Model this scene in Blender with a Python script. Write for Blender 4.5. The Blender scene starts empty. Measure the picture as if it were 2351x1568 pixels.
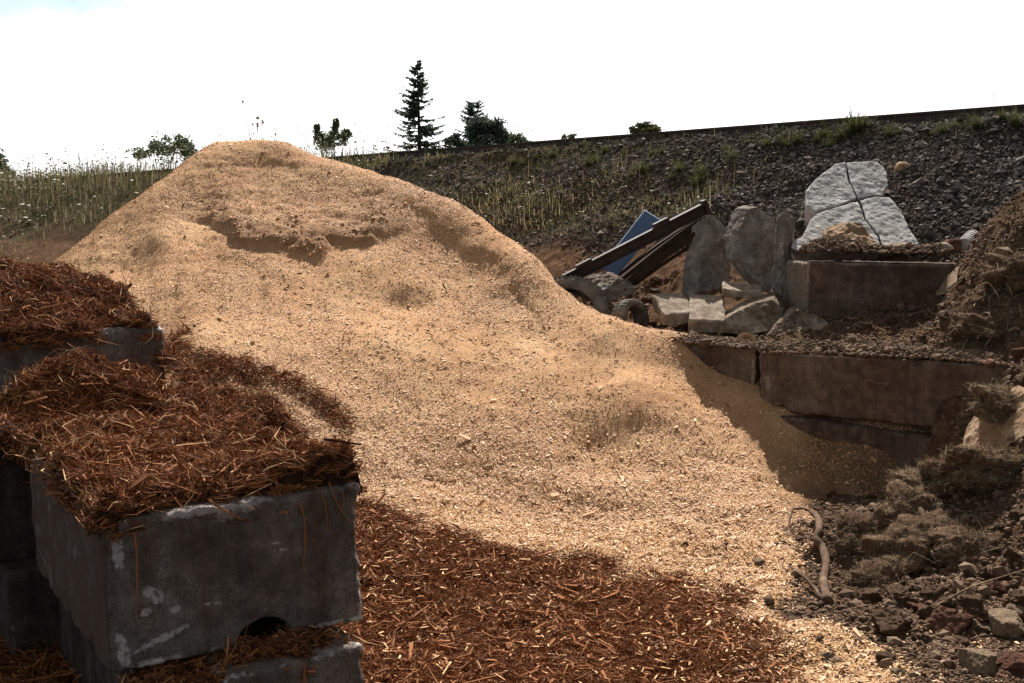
import bpy, bmesh, math, random
import numpy as np
from mathutils import Vector, Matrix
from math import radians as R

# ------------------------------------------------------------------ camera, sky, sun
sc = bpy.context.scene
COL = sc.collection
rng = np.random.default_rng(11)
random.seed(11)

CAM_H = 2.4
FPX, CX, CY = 2612.0, 1175.5, 784.0           # focal length and centre in units of a 2351 px wide frame
PITCH = math.atan((784 - 519) / FPX)
cam_d = bpy.data.cameras.new('camera')
cam_d.sensor_width = 36.0
cam_d.lens = 40.0
cam_d.clip_start = 0.05
cam_d.clip_end = 3000
cam = bpy.data.objects.new('camera', cam_d)
cam.location = (0, 0, CAM_H)
cam.rotation_euler = (R(90) - PITCH, 0, 0)
COL.objects.link(cam)
sc.camera = cam

SUN_EL = R(44)
SUN_AZ = math.atan2(0.12, 1.0)               # from +Y, negative = towards -X
SUN_DIR = Vector((math.sin(SUN_AZ) * math.cos(SUN_EL), math.cos(SUN_AZ) * math.cos(SUN_EL), math.sin(SUN_EL)))
sun_d = bpy.data.lights.new('sun', 'SUN')
sun_d.energy = 5.0
sun_d.angle = R(0.5)
sun_d.color = (1.0, 0.955, 0.90)
sun = bpy.data.objects.new('sun', sun_d)
sun.rotation_euler = (-SUN_DIR).to_track_quat('-Z', 'Y').to_euler()
sun.location = (0, 0, 30)
COL.objects.link(sun)

world = bpy.data.worlds.new('World')
sc.world = world
world.use_nodes = True
wn, wl = world.node_tree.nodes, world.node_tree.links
wn.clear()
w_out = wn.new('ShaderNodeOutputWorld')
w_bg = wn.new('ShaderNodeBackground')
w_sky = wn.new('ShaderNodeTexSky')
w_sky.sky_type = 'NISHITA'
w_sky.sun_disc = False
w_sky.sun_elevation = SUN_EL
w_sky.sun_rotation = SUN_AZ
w_sky.dust_density = 2.0
w_bg.inputs['Strength'].default_value = 0.05
# bright thin cloud over the sunward horizon, thinning out higher up
w_tc = wn.new('ShaderNodeTexCoord')
w_sep = wn.new('ShaderNodeSeparateXYZ')
wl.new(w_tc.outputs['Generated'], w_sep.inputs[0])
def w_map(sock, a, b):
    n = wn.new('ShaderNodeMapRange')
    n.interpolation_type = 'SMOOTHSTEP'
    n.inputs['From Min'].default_value = a
    n.inputs['From Max'].default_value = b
    wl.new(sock, n.inputs['Value'])
    return n.outputs['Result']
w_noise = wn.new('ShaderNodeTexNoise')
w_noise.inputs['Scale'].default_value = 3.0
w_noise.inputs['Detail'].default_value = 5.0
wl.new(w_tc.outputs['Generated'], w_noise.inputs['Vector'])
w_zn = wn.new('ShaderNodeMath'); w_zn.operation = 'MULTIPLY_ADD'
wl.new(w_noise.outputs['Fac'], w_zn.inputs[0])
w_zn.inputs[1].default_value = -0.30
wl.new(w_sep.outputs['Z'], w_zn.inputs[2])
w_xn = wn.new('ShaderNodeMath'); w_xn.operation = 'MULTIPLY_ADD'
wl.new(w_sep.outputs['X'], w_xn.inputs[0])
w_xn.inputs[1].default_value = -0.30
wl.new(w_zn.outputs[0], w_xn.inputs[2])
up = w_map(w_xn.outputs[0], 0.165, 0.05)
fw = w_map(w_sep.outputs['Y'], 0.1, 0.75)
w_mul = wn.new('ShaderNodeMath'); w_mul.operation = 'MULTIPLY'
wl.new(up, w_mul.inputs[0]); wl.new(fw, w_mul.inputs[1])
w_mix = wn.new('ShaderNodeMixRGB')
w_mix.inputs[2].default_value = (16.0, 16.1, 16.3, 1)
wl.new(w_mul.outputs[0], w_mix.inputs[0])
w_hs = wn.new('ShaderNodeHueSaturation')                 # summer haze takes most of the blue out
w_hs.inputs['Saturation'].default_value = 0.16
wl.new(w_sky.outputs[0], w_hs.inputs['Color'])
wl.new(w_hs.outputs[0], w_mix.inputs[1])
# a pale blue gap in the cloud, up to the left
w_a = wn.new('ShaderNodeMath'); w_a.operation = 'MULTIPLY_ADD'
wl.new(w_sep.outputs['X'], w_a.inputs[0]); w_a.inputs[1].default_value = -0.40; wl.new(w_sep.outputs['Z'], w_a.inputs[2])
w_n2 = wn.new('ShaderNodeTexNoise'); w_n2.inputs['Scale'].default_value = 9.0; w_n2.inputs['Detail'].default_value = 6.0
wl.new(w_tc.outputs['Generated'], w_n2.inputs['Vector'])
w_b = wn.new('ShaderNodeMath'); w_b.operation = 'MULTIPLY_ADD'
wl.new(w_n2.outputs['Fac'], w_b.inputs[0]); w_b.inputs[1].default_value = 0.16; wl.new(w_a.outputs[0], w_b.inputs[2])
gap = w_map(w_b.outputs[0], 0.335, 0.42)
lim = w_map(w_sep.outputs['Z'], 0.40, 0.28)
w_c = wn.new('ShaderNodeMath'); w_c.operation = 'MULTIPLY'
wl.new(gap, w_c.inputs[0]); wl.new(lim, w_c.inputs[1])
w_mix2 = wn.new('ShaderNodeMixRGB'); w_mix2.inputs[2].default_value = (6.3, 8.0, 8.8, 1)
wl.new(w_c.outputs[0], w_mix2.inputs[0]); wl.new(w_mix.outputs[0], w_mix2.inputs[1])
wl.new(w_mix2.outputs[0], w_bg.inputs['Color'])
wl.new(w_bg.outputs[0], w_out.inputs['Surface'])

sc.view_settings.view_transform = 'Standard'
sc.view_settings.look = 'None'
sc.view_settings.gamma = 1.0
sc.view_settings.exposure = 1.23
sc.render.film_transparent = False
try:
    sc.cycles.max_bounces = 5
    sc.cycles.diffuse_bounces = 3
    sc.cycles.use_denoising = True
except Exception:
    pass

# ------------------------------------------------------------------ helpers: points, noise
CP, SP = math.cos(PITCH), math.sin(PITCH)
def at(u, v, Y):
    """World point seen at (u, v) of a 2351 x 1568 frame, at world depth Y."""
    dx, dy = (u - CX) / FPX, (CY - v) / FPX
    wy = CP + dy * SP
    k = Y / wy
    return np.array((dx * k, Y, CAM_H + (dy * CP - SP) * k))
def c3(c, d, Y):
    return at(1175.5 + 0.5 * c, 343 + 0.5 * d, Y)
def uv_of(x, y, z):
    zc = z - CAM_H
    f = y * CP - zc * SP
    h = y * SP + zc * CP
    return CX + FPX * x / f, CY - FPX * h / f

def _hash(ix, iy, iz, seed):
    with np.errstate(over='ignore'):
        h = (ix.astype(np.uint32) * np.uint32(374761393) + iy.astype(np.uint32) * np.uint32(668265263)
             + iz.astype(np.uint32) * np.uint32(2147483647) + np.uint32((seed * 974634777) & 0xffffffff))
        h = (h ^ (h >> np.uint32(13))) * np.uint32(1274126177)
        h = (h ^ (h >> np.uint32(16))) * np.uint32(2246822519)
        h = h ^ (h >> np.uint32(15))
    return h.astype(np.float64) / 4294967295.0
def vnoise(x, y, z=None, seed=0):
    x = np.asarray(x, float); y = np.asarray(y, float)
    z = np.zeros_like(x) if z is None else np.asarray(z, float)
    ix, iy, iz = np.floor(x).astype(np.int64), np.floor(y).astype(np.int64), np.floor(z).astype(np.int64)
    fx, fy, fz = x - ix, y - iy, z - iz
    fx, fy, fz = fx*fx*(3-2*fx), fy*fy*(3-2*fy), fz*fz*(3-2*fz)
    out = 0
    for a in (0, 1):
        for b in (0, 1):
            for c in (0, 1):
                w = (fx if a else 1-fx) * (fy if b else 1-fy) * (fz if c else 1-fz)
                out = out + w * _hash(ix+a, iy+b, iz+c, seed)
    return out * 2 - 1
def fbm(x, y, z=None, seed=0, octv=4, gain=0.5):
    t, a, f = 0, 1.0, 1.0
    for o in range(octv):
        t = t + a * vnoise(np.asarray(x)*f + 17.3*o, np.asarray(y)*f - 9.1*o, None if z is None else np.asarray(z)*f + 5.7*o, seed + o)
        a *= gain; f *= 2.03
    return t
def sstep(a, b, x):
    t = np.clip((np.asarray(x, float) - a) / (b - a), 0, 1)
    return t*t*(3-2*t)

# ------------------------------------------------------------------ helpers: mesh objects
BASE = {}
def make(name, V, F, mat, parent=None, cols=None, rnd=None, smooth=False, base=None):
    """Link ONE mesh object. V (n,3) world points; F list of (m,k) index arrays; origin goes to the base of the thing."""
    V = np.asarray(V, float)
    if base is None:
        lo, hi = V.min(0), V.max(0)
        base = np.array(((lo[0]+hi[0])/2, (lo[1]+hi[1])/2, lo[2]))
    base = np.asarray(base, float)
    me = bpy.data.meshes.new(name)
    F = [np.asarray(f, np.int32) for f in F if len(f)]
    me.vertices.add(len(V))
    me.vertices.foreach_set('co', (V - base).astype(np.float32).ravel())
    me.loops.add(sum(f.size for f in F))
    me.loops.foreach_set('vertex_index', np.concatenate([f.ravel() for f in F]))
    tot = np.concatenate([np.full(len(f), f.shape[1], np.int32) for f in F])
    me.polygons.add(len(tot))
    me.polygons.foreach_set('loop_start', np.concatenate([[0], np.cumsum(tot)[:-1]]).astype(np.int32))
    me.polygons.foreach_set('use_smooth', np.full(len(tot), smooth))
    if cols is not None:
        a = me.attributes.new('mask', 'FLOAT_COLOR', 'POINT')
        a.data.foreach_set('color', np.asarray(cols, np.float32).ravel())
    if rnd is not None:
        a = me.attributes.new('rnd', 'FLOAT', 'FACE')
        a.data.foreach_set('value', np.asarray(rnd, np.float32).ravel())
    me.update(calc_edges=True)
    me.materials.append(mat)
    o = bpy.data.objects.new(name, me)
    COL.objects.link(o)
    if parent is not None:
        o.parent = parent
        pb = BASE[parent.name]
        o.location = base - pb
    else:
        o.location = base
    BASE[o.name] = base
    return o
def empty(name, loc):
    o = bpy.data.objects.new(name, None)
    o.empty_display_size = 0.2
    COL.objects.link(o)
    o.location = loc
    BASE[o.name] = np.asarray(loc, float)
    return o
def tag(o, label=None, cat=None, group=None, kind=None):
    if label: o['label'] = label
    if cat: o['category'] = cat
    if group: o['group'] = group
    if kind: o['kind'] = kind
    return o
def copy_tree(o, parent=None):
    c = o.copy()
    COL.objects.link(c)
    c.parent = parent
    for ch in list(o.children):
        copy_tree(ch, c)
    return c
class MB:
    """Collects pieces of one mesh."""
    def __init__(s): s.V, s.F, s.C, s.n = [], {}, [], 0
    def add(s, V, faces, rnd=0.5):
        V = np.asarray(V, float).reshape(-1, 3)
        for f in faces:
            f = np.asarray(f, np.int64)
            if f.ndim == 1: f = f[None]
            r = np.broadcast_to(np.asarray(rnd, float), (len(f),))
            s.F.setdefault(f.shape[1], []).append((f + s.n, r))
        s.V.append(V); s.n += len(V)
    def out(s):
        ks = sorted(s.F)
        F = [np.concatenate([a for a, _ in s.F[k]]) for k in ks]
        r = np.concatenate([np.concatenate([b for _, b in s.F[k]]) for k in ks])
        return np.concatenate(s.V), F, r
    def build(s, name, mat, parent=None, smooth=False, base=None):
        V, F, r = s.out()
        return make(name, V, F, mat, parent, rnd=r, smooth=smooth, base=base)
def grid_faces(nr, ncol):
    i = np.arange(nr*ncol).reshape(nr, ncol)
    return np.stack([i[:-1, :-1], i[:-1, 1:], i[1:, 1:], i[1:, :-1]], -1).reshape(-1, 4)
def norm(a):
    return a / np.maximum(np.linalg.norm(a, axis=-1, keepdims=True), 1e-9)
def tube(mb, pts, rad, n=6, rnd=0.5, cap=True):
    pts = np.asarray(pts, float); m = len(pts)
    rad = np.broadcast_to(np.asarray(rad, float), (m,))
    T = norm(np.gradient(pts, axis=0))
    ref = np.array((0.13, 0.21, 1.0)); ref /= np.linalg.norm(ref)
    if abs(T[:, 2]).mean() > 0.85: ref = np.array((1.0, 0.2, 0.1))
    A = norm(np.cross(T, ref)); B = np.cross(T, A)
    th = np.arange(n) / n * 2*math.pi
    V = pts[:, None] + rad[:, None, None] * (np.cos(th)[None, :, None]*A[:, None] + np.sin(th)[None, :, None]*B[:, None])
    V = V.reshape(-1, 3)
    i = np.arange(m*n).reshape(m, n); j = np.roll(i, -1, 1)
    F = [np.stack([i[:-1], j[:-1], j[1:], i[1:]], -1).reshape(-1, 4)]
    if cap: F += [i[0][::-1], i[-1]]
    mb.add(V, F, rnd)

def slivers(P, N, L, W, T, tilt, yaw=None, mb=None, rnd=None, lift=0.3, box=False, curl=0.0):
    """Small solid wood bits lying on a surface: box=False stretched tetrahedra, True = 8-corner chips."""
    n = len(P)
    yaw = rng.uniform(0, 2*math.pi, n) if yaw is None else yaw
    ref = np.stack([np.cos(yaw), np.sin(yaw), np.zeros(n)], -1)
    A = norm(ref - N*np.sum(ref*N, -1, keepdims=True))
    tl = rng.normal(0, tilt, n)[:, None]
    A2 = norm(A + N*tl)
    B = norm(np.cross(N, A2))
    rl = rng.normal(0, tilt, n)[:, None]
    B2 = norm(B + N*rl); N2 = np.cross(A2, B2)
    L = L[:, None]/2; W = W[:, None]/2; T = T[:, None]
    C = P + N*(T*lift + np.abs(tl)*L*0.6)
    if not box:
        V = np.stack([C + A2*L - B2*W*0.3, C - A2*L + B2*W*0.3, C + B2*W + N2*T*0.6 + A2*L*0.4, C - B2*W + N2*T*0.4 - A2*L*0.4], 1)
        b = np.arange(n)[:, None]*4
        F = np.concatenate([b+np.array((0, 2, 3)), b+np.array((1, 3, 2)), b+np.array((0, 1, 2)), b+np.array((0, 3, 1))], 0)
        r = np.tile(rnd, 4)
    else:
        k = rng.uniform(0.5, 1.0, (n, 1)); k2 = rng.uniform(0.5, 1.0, (n, 1))
        q = [C + A2*L - B2*W*k, C + A2*L + B2*W*k, C - A2*L + B2*W*k2, C - A2*L - B2*W*k2]
        V = np.stack(q + [p + N2*T for p in q], 1)
        b = np.arange(n)[:, None]*8
        F = np.concatenate([b+np.array(f) for f in ((4, 5, 6, 7), (0, 1, 5, 4), (1, 2, 6, 5), (2, 3, 7, 6), (3, 0, 4, 7), (3, 2, 1, 0))], 0)
        r = np.tile(rnd, 6)
    mb.add(V.reshape(-1, 3), [F], r)
def fibres(P, N, L, W, tilt, mb, rnd, yaw=None, bend=0.25, lift=0.0):
    """Bent three-sided shreds: three stations of three corners."""
    n = len(P)
    yaw = rng.uniform(0, 2*math.pi, n) if yaw is None else yaw
    ref = np.stack([np.cos(yaw), np.sin(yaw), np.zeros(n)], -1)
    A = norm(ref - N*np.sum(ref*N, -1, keepdims=True))
    tl = rng.normal(0, tilt, n)[:, None]
    A = norm(A + N*tl)
    B = norm(np.cross(N, A)); U = np.cross(A, B)
    roll = rng.uniform(0, math.pi, n)[:, None]*0.7
    B, U = B*np.cos(roll) + U*np.sin(roll), U*np.cos(roll) - B*np.sin(roll)
    L = L[:, None]/2; W = W[:, None]/2
    C = P + N*(W*0.6 + np.abs(tl)*L*0.55 + lift)
    bd = rng.normal(0, bend, n)[:, None]*L
    bd2 = rng.normal(0, bend, n)[:, None]*L
    st = []
    for s, w in ((-1, 0.35), (0.1, 1.0), (1, 0.25)):
        c = C + A*L*s + (B*bd + U*bd2)*(1 - s*s) - (N*np.abs(bd2)*0.4 if s else 0)
        st += [c - B*W*w, c + B*W*w, c + U*W*0.55*w]
    V = np.stack(st, 1).reshape(-1, 3)
    b = np.arange(n)[:, None]*9
    F = np.concatenate([b+np.array(f) for f in ((0, 3, 5, 2), (2, 5, 4, 1), (0, 1, 4, 3), (3, 6, 8, 5), (5, 8, 7, 4), (3, 4, 7, 6))], 0)
    mb.add(V, [F], np.tile(rnd, 6))
def blades(P, H, W, lean, mb, rnd, yaw=None, up=None):
    n = len(P)
    yaw = rng.uniform(0, 2*math.pi, n) if yaw is None else yaw
    S = np.stack([np.cos(yaw), np.sin(yaw), np.zeros(n)], -1)
    D = np.stack([-np.sin(yaw), np.cos(yaw), np.zeros(n)], -1)
    ln = rng.normal(0, lean, n)[:, None]
    Z = np.array((0, 0, 1.0)) if up is None else up
    H = H[:, None]; W = W[:, None]/2
    m = P + Z*H*0.55 + D*ln*H*0.35
    t = P + Z*H*(1 - 0.25*np.abs(ln)) + D*ln*H
    V = np.stack([P - S*W, P + S*W, m - S*W*0.8, m + S*W*0.8, t], 1).reshape(-1, 3)
    b = np.arange(n)[:, None]*5
    mb.add(V, [b+np.array((0, 1, 3, 2)), ], rnd)
    mb.F[4][-1] = (mb.F[4][-1][0], np.asarray(rnd, float))
    mb.F.setdefault(3, []).append((b + np.array((2, 3, 4)) + (mb.n - len(V)), np.asarray(rnd, float)))
    return t
def icos(P, S, mb, rnd, flat=0.8):
    g = (1+5**.5)/2
    d = norm(np.array([(-1,g,0),(1,g,0),(-1,-g,0),(1,-g,0),(0,-1,g),(0,1,g),(0,-1,-g),(0,1,-g),(g,0,-1),(g,0,1),(-g,0,-1),(-g,0,1)], float))
    f = [(0,11,5),(0,5,1),(0,1,7),(0,7,10),(0,10,11),(1,5,9),(5,11,4),(11,10,2),(10,7,6),(7,1,8),(3,9,4),(3,4,2),(3,2,6),(3,6,8),(3,8,9),(4,9,5),(2,4,11),(6,2,10),(8,6,7),(9,8,1)]
    n = len(P); a = rng.uniform(0, 2*math.pi, n); ca, sa = np.cos(a)[:, None], np.sin(a)[:, None]
    V = d[None]*rng.uniform(0.72, 1.12, (n, 12, 1))*rng.uniform(0.75, 1.2, (n, 1, 3)); V[..., 2] *= flat
    V = np.stack([V[..., 0]*ca - V[..., 1]*sa, V[..., 0]*sa + V[..., 1]*ca, V[..., 2]], -1)*S[:, None, None] + P[:, None]
    b = np.arange(n)[:, None]*12
    mb.add(V.reshape(-1, 3), [np.concatenate([b+np.array(q) for q in f], 0)], np.tile(rnd, 20))
def octa(P, S, mb, rnd, flat=0.75, round_=False):
    """Small angular stones or crumbs: jittered six-corner solids."""
    n = len(P)
    if round_: return icos(P, S, mb, rnd, flat)
    d = np.array(((1,0,0),(-1,0,0),(0,1,0),(0,-1,0),(0,0,1),(0,0,-1)), float)
    a = rng.uniform(0, 2*math.pi, n)
    ca, sa = np.cos(a), np.sin(a)
    V = d[None] * rng.uniform(0.6, 1.15, (n, 6, 1)) + rng.normal(0, 0.22, (n, 6, 3))
    V[..., 2] *= flat
    x = V[..., 0]*ca[:, None] - V[..., 1]*sa[:, None]
    y = V[..., 0]*sa[:, None] + V[..., 1]*ca[:, None]
    V = np.stack([x, y, V[..., 2]], -1) * S[:, None, None] + P[:, None]
    b = np.arange(n)[:, None]*6
    F = np.concatenate([b+np.array(f) for f in ((0,2,4),(2,1,4),(1,3,4),(3,0,4),(2,0,5),(1,2,5),(3,1,5),(0,3,5))], 0)
    mb.add(V.reshape(-1, 3), [F], np.tile(rnd, 8))

# ------------------------------------------------------------------ helpers: materials
def new_mat(name, rough=0.9, spec=0.2):
    m = bpy.data.materials.new(name); m.use_nodes = True
    nt = m.node_tree
    p = nt.nodes['Principled BSDF']
    p.inputs['Roughness'].default_value = rough
    p.inputs['Specular IOR Level'].default_value = spec
    return m, nt, p
def nd(nt, t, **kw):
    n = nt.nodes.new(t)
    for k, v in kw.items(): setattr(n, k, v)
    return n
def ramp(nt, sock, stops, interp='LINEAR'):
    r = nd(nt, 'ShaderNodeValToRGB')
    r.color_ramp.interpolation = interp
    el = r.color_ramp.elements
    while len(el) < len(stops): el.new(0.5)
    for e, (p, c) in zip(el, stops):
        e.position = p
        e.color = (*c, 1) if len(c) == 3 else c
    nt.links.new(sock, r.inputs[0])
    return r.outputs[0]
def noise(nt, scale, detail=5, rough=0.6, coord='Object', vec=None, dist=0.0):
    n = nd(nt, 'ShaderNodeTexNoise')
    n.inputs['Scale'].default_value = scale
    n.inputs['Detail'].default_value = detail
    n.inputs['Roughness'].default_value = rough
    n.inputs['Distortion'].default_value = dist
    if vec is None:
        tc = nd(nt, 'ShaderNodeTexCoord'); vec = tc.outputs[coord]
    nt.links.new(vec, n.inputs['Vector'])
    return n.outputs['Fac']
def mixc(nt, fac, a, b, mode='MIX'):
    n = nd(nt, 'ShaderNodeMixRGB', blend_type=mode)
    for s, v in ((n.inputs[0], fac), (n.inputs[1], a), (n.inputs[2], b)):
        if isinstance(v, (int, float)): s.default_value = v
        elif isinstance(v, tuple): s.default_value = (*v, 1)
        else: nt.links.new(v, s)
    return n.outputs[0]
def bump(nt, p, hs, strength=0.5, dist=0.02):
    b = nd(nt, 'ShaderNodeBump')
    b.inputs['Strength'].default_value = strength
    b.inputs['Distance'].default_value = dist
    nt.links.new(hs, b.inputs['Height'])
    nt.links.new(b.outputs[0], p.inputs['Normal'])
def attr(nt, name):
    return nd(nt, 'ShaderNodeAttribute', attribute_name=name)
def mat_noise(name, stops, scale, detail=6, rough=0.95, bscale=None, bstr=0.5, bdist=0.02, spec=0.05):
    m, nt, p = new_mat(name, rough, spec)
    c = ramp(nt, noise(nt, scale, detail, 0.65), stops)
    nt.links.new(c, p.inputs['Base Color'])
    bump(nt, p, noise(nt, bscale or scale*3, 6, 0.7), bstr, bdist)
    return m
def mat_rnd(name, stops, rough=0.9, spec=0.06, vary=None):
    """Colour picked per piece from a ramp."""
    m, nt, p = new_mat(name, rough, spec)
    c = ramp(nt, attr(nt, 'rnd').outputs['Fac'], stops)
    if vary:
        c = mixc(nt, 1.0, c, ramp(nt, noise(nt, vary, 4), [(0.3, (0.6, 0.6, 0.6)), (0.7, (1.25, 1.25, 1.25))]), 'MULTIPLY')
    nt.links.new(c, p.inputs['Base Color'])
    return m
def mat_leaf(name, stops, trans=0.35):
    """Thin leaves: daylight from behind glows through them."""
    m, nt, p = new_mat(name, 0.8, 0.1)
    c = ramp(nt, attr(nt, 'rnd').outputs['Fac'], stops)
    nt.links.new(c, p.inputs['Base Color'])
    t = nd(nt, 'ShaderNodeBsdfTranslucent'); nt.links.new(c, t.inputs['Color'])
    mx = nd(nt, 'ShaderNodeMixShader'); mx.inputs[0].default_value = trans
    nt.links.new(p.outputs[0], mx.inputs[1]); nt.links.new(t.outputs[0], mx.inputs[2])
    nt.links.new(mx.outputs[0], nt.nodes['Material Output'].inputs['Surface'])
    return m
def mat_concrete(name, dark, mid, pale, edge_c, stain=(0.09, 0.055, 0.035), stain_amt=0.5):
    """Weathered concrete; attribute mask: R = worn edge, G = pale patch, B = soil stain and painted shade."""
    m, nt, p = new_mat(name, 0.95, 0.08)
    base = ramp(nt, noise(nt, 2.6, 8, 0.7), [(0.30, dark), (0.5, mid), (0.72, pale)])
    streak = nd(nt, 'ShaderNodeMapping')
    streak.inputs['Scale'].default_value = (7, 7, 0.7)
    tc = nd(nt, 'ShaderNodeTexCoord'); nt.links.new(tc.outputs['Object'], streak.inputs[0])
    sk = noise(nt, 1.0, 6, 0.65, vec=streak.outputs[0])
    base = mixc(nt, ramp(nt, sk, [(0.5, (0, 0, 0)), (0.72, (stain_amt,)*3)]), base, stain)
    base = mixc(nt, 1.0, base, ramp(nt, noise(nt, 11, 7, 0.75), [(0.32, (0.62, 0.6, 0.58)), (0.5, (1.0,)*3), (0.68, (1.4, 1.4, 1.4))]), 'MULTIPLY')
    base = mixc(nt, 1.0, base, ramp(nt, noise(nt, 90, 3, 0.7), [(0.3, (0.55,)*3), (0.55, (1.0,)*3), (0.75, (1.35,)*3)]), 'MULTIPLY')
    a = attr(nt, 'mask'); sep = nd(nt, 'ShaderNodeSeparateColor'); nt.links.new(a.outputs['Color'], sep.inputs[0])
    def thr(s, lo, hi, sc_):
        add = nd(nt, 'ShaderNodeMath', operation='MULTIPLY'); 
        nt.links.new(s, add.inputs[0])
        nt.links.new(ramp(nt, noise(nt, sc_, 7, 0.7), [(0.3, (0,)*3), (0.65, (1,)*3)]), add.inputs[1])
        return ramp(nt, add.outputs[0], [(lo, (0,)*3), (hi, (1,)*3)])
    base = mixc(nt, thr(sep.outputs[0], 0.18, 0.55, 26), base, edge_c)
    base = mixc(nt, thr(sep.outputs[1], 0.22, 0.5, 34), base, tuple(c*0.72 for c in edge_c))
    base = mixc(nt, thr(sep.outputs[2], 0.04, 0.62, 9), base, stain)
    nt.links.new(base, p.inputs['Base Color'])
    h = mixc(nt, 0.5, noise(nt, 35, 8, 0.75), noise(nt, 160, 3, 0.6))
    bump(nt, p, h, 0.55, 0.02)
    return m

M = {}
M['con_front'] = mat_concrete('weathered_dark_concrete', (0.0529, 0.0428, 0.0353), (0.111, 0.0936, 0.0806), (0.215, 0.185, 0.161), (0.479, 0.441, 0.416), (0.0693, 0.0428, 0.0302), stain_amt=0.75)
M['con_dark'] = mat_concrete('shade_stained_concrete', (0.0215, 0.0146, 0.0107), (0.0439, 0.0302, 0.0234), (0.0833, 0.0624, 0.0507), (0.254, 0.224, 0.205), (0.0292, 0.0166, 0.0107), stain_amt=0.8)  # shadow on the left blocks put into the colour, with brown stains
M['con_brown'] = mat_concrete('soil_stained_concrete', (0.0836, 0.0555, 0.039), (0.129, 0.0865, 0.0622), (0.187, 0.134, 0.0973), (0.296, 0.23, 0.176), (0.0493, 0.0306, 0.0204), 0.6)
M['con_grey'] = mat_concrete('broken_grey_concrete', (0.101, 0.0848, 0.0709), (0.203, 0.174, 0.15), (0.344, 0.309, 0.274), (0.466, 0.425, 0.385), (0.112, 0.0758, 0.0506), 0.5)
M['con_white'] = mat_concrete('pale_broken_concrete', (0.275, 0.253, 0.237), (0.418, 0.391, 0.369), (0.55, 0.522, 0.501), (0.682, 0.649, 0.627), (0.33, 0.286, 0.253), 0.10)
M['con_tan'] = mat_concrete('dusty_tan_concrete', (0.17, 0.123, 0.085), (0.272, 0.208, 0.153), (0.357, 0.289, 0.221), (0.391, 0.323, 0.255), (0.102, 0.068, 0.0425), 0.5)
M['boulder'] = mat_noise('brown_boulder', [(0.3, (0.14, 0.08, 0.045)), (0.5, (0.25, 0.16, 0.095)), (0.7, (0.36, 0.27, 0.18))], 6, bscale=22, bstr=0.7)
M['red_rock'] = mat_noise('red_rock', [(0.3, (0.051, 0.0238, 0.0153)), (0.55, (0.111, 0.051, 0.0323)), (0.75, (0.187, 0.111, 0.0765))], 9, bscale=30, bstr=0.8)
M['grey_rock'] = mat_noise('grey_rock', [(0.3, (0.0968, 0.067, 0.0413)), (0.5, (0.186, 0.13, 0.0828)), (0.7, (0.29, 0.212, 0.142))], 10, bscale=30, bstr=0.8)
M['clod'] = mat_noise('dry_soil_clod', [(0.3, (0.0568, 0.0312, 0.0175)), (0.5, (0.13, 0.0772, 0.0459)), (0.72, (0.211, 0.136, 0.0864))], 12, bscale=40, bstr=1.0, bdist=0.03)
M['rust'] = mat_noise('rusty_steel', [(0.3, (0.015, 0.0096, 0.0072)), (0.55, (0.036, 0.0204, 0.0132)), (0.75, (0.066, 0.036, 0.021))], 8, bscale=40, bstr=0.4, spec=0.35, rough=0.75)
M['old_wood'] = mat_noise('weathered_timber', [(0.3, (0.0228, 0.0143, 0.00975)), (0.6, (0.0488, 0.0299, 0.0195)), (0.8, (0.0845, 0.0585, 0.039))], 10, bscale=50, bstr=0.6)
M['blue'] = mat_noise('blue_painted_board', [(0.3, (0.035, 0.07, 0.145)), (0.7, (0.055, 0.10, 0.195))], 3, bscale=20, bstr=0.1, rough=0.45, spec=0.5)
M['rubber'] = mat_noise('dusty_rubber', [(0.3, (0.056, 0.048, 0.0416)), (0.55, (0.144, 0.12, 0.096)), (0.75, (0.272, 0.224, 0.176))], 5, bscale=40, bstr=0.2, rough=0.8)
M['bark'] = mat_noise('dry_branch_bark', [(0.3, (0.0638, 0.0374, 0.0238)), (0.55, (0.124, 0.0792, 0.0525)), (0.75, (0.203, 0.144, 0.098))], 14, bscale=45, bstr=0.6)
M['root'] = mat_noise('pale_root', [(0.3, (0.12, 0.075, 0.045)), (0.55, (0.24, 0.165, 0.105)), (0.75, (0.38, 0.29, 0.2))], 14, bscale=45, bstr=0.5)
M['plastic'] = mat_noise('white_plastic_film', [(0.3, (0.7, 0.7, 0.7)), (0.7, (0.85, 0.85, 0.85))], 6, bscale=20, bstr=0.3, rough=0.4, spec=0.5)
M['trunk'] = mat_noise('tree_bark', [(0.3, (0.03, 0.024, 0.02)), (0.7, (0.09, 0.07, 0.055))], 6, bscale=20)
M['conifer'] = mat_leaf('conifer_needles', [(0, (0.03, 0.045, 0.036)), (0.6, (0.06, 0.085, 0.062)), (1, (0.11, 0.14, 0.09))])
M['leaf'] = mat_leaf('bush_leaves', [(0, (0.06, 0.08, 0.045)), (0.6, (0.12, 0.145, 0.08)), (1, (0.2, 0.22, 0.13))])
M['leaf_light'] = mat_leaf('light_green_leaves', [(0, (0.038, 0.044, 0.0153)), (0.6, (0.076, 0.08, 0.0298)), (1, (0.142, 0.128, 0.051))])
M['chips'] = mat_rnd('wood_chips', [(0, (0.173, 0.0842, 0.0386)), (0.22, (0.367, 0.196, 0.092)), (0.55, (0.49, 0.28, 0.138)), (0.88, (0.622, 0.386, 0.193)), (1, (0.755, 0.554, 0.34))], 0.7, 0.3)
M['shreds'] = mat_rnd('bark_mulch_shreds', [(0, (0.0425, 0.0161, 0.00741)), (0.4, (0.163, 0.0619, 0.0238)), (0.8, (0.319, 0.125, 0.0489)), (0.93, (0.409, 0.192, 0.089)), (1, (0.636, 0.428, 0.223))], 0.85, 0.08)
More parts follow.
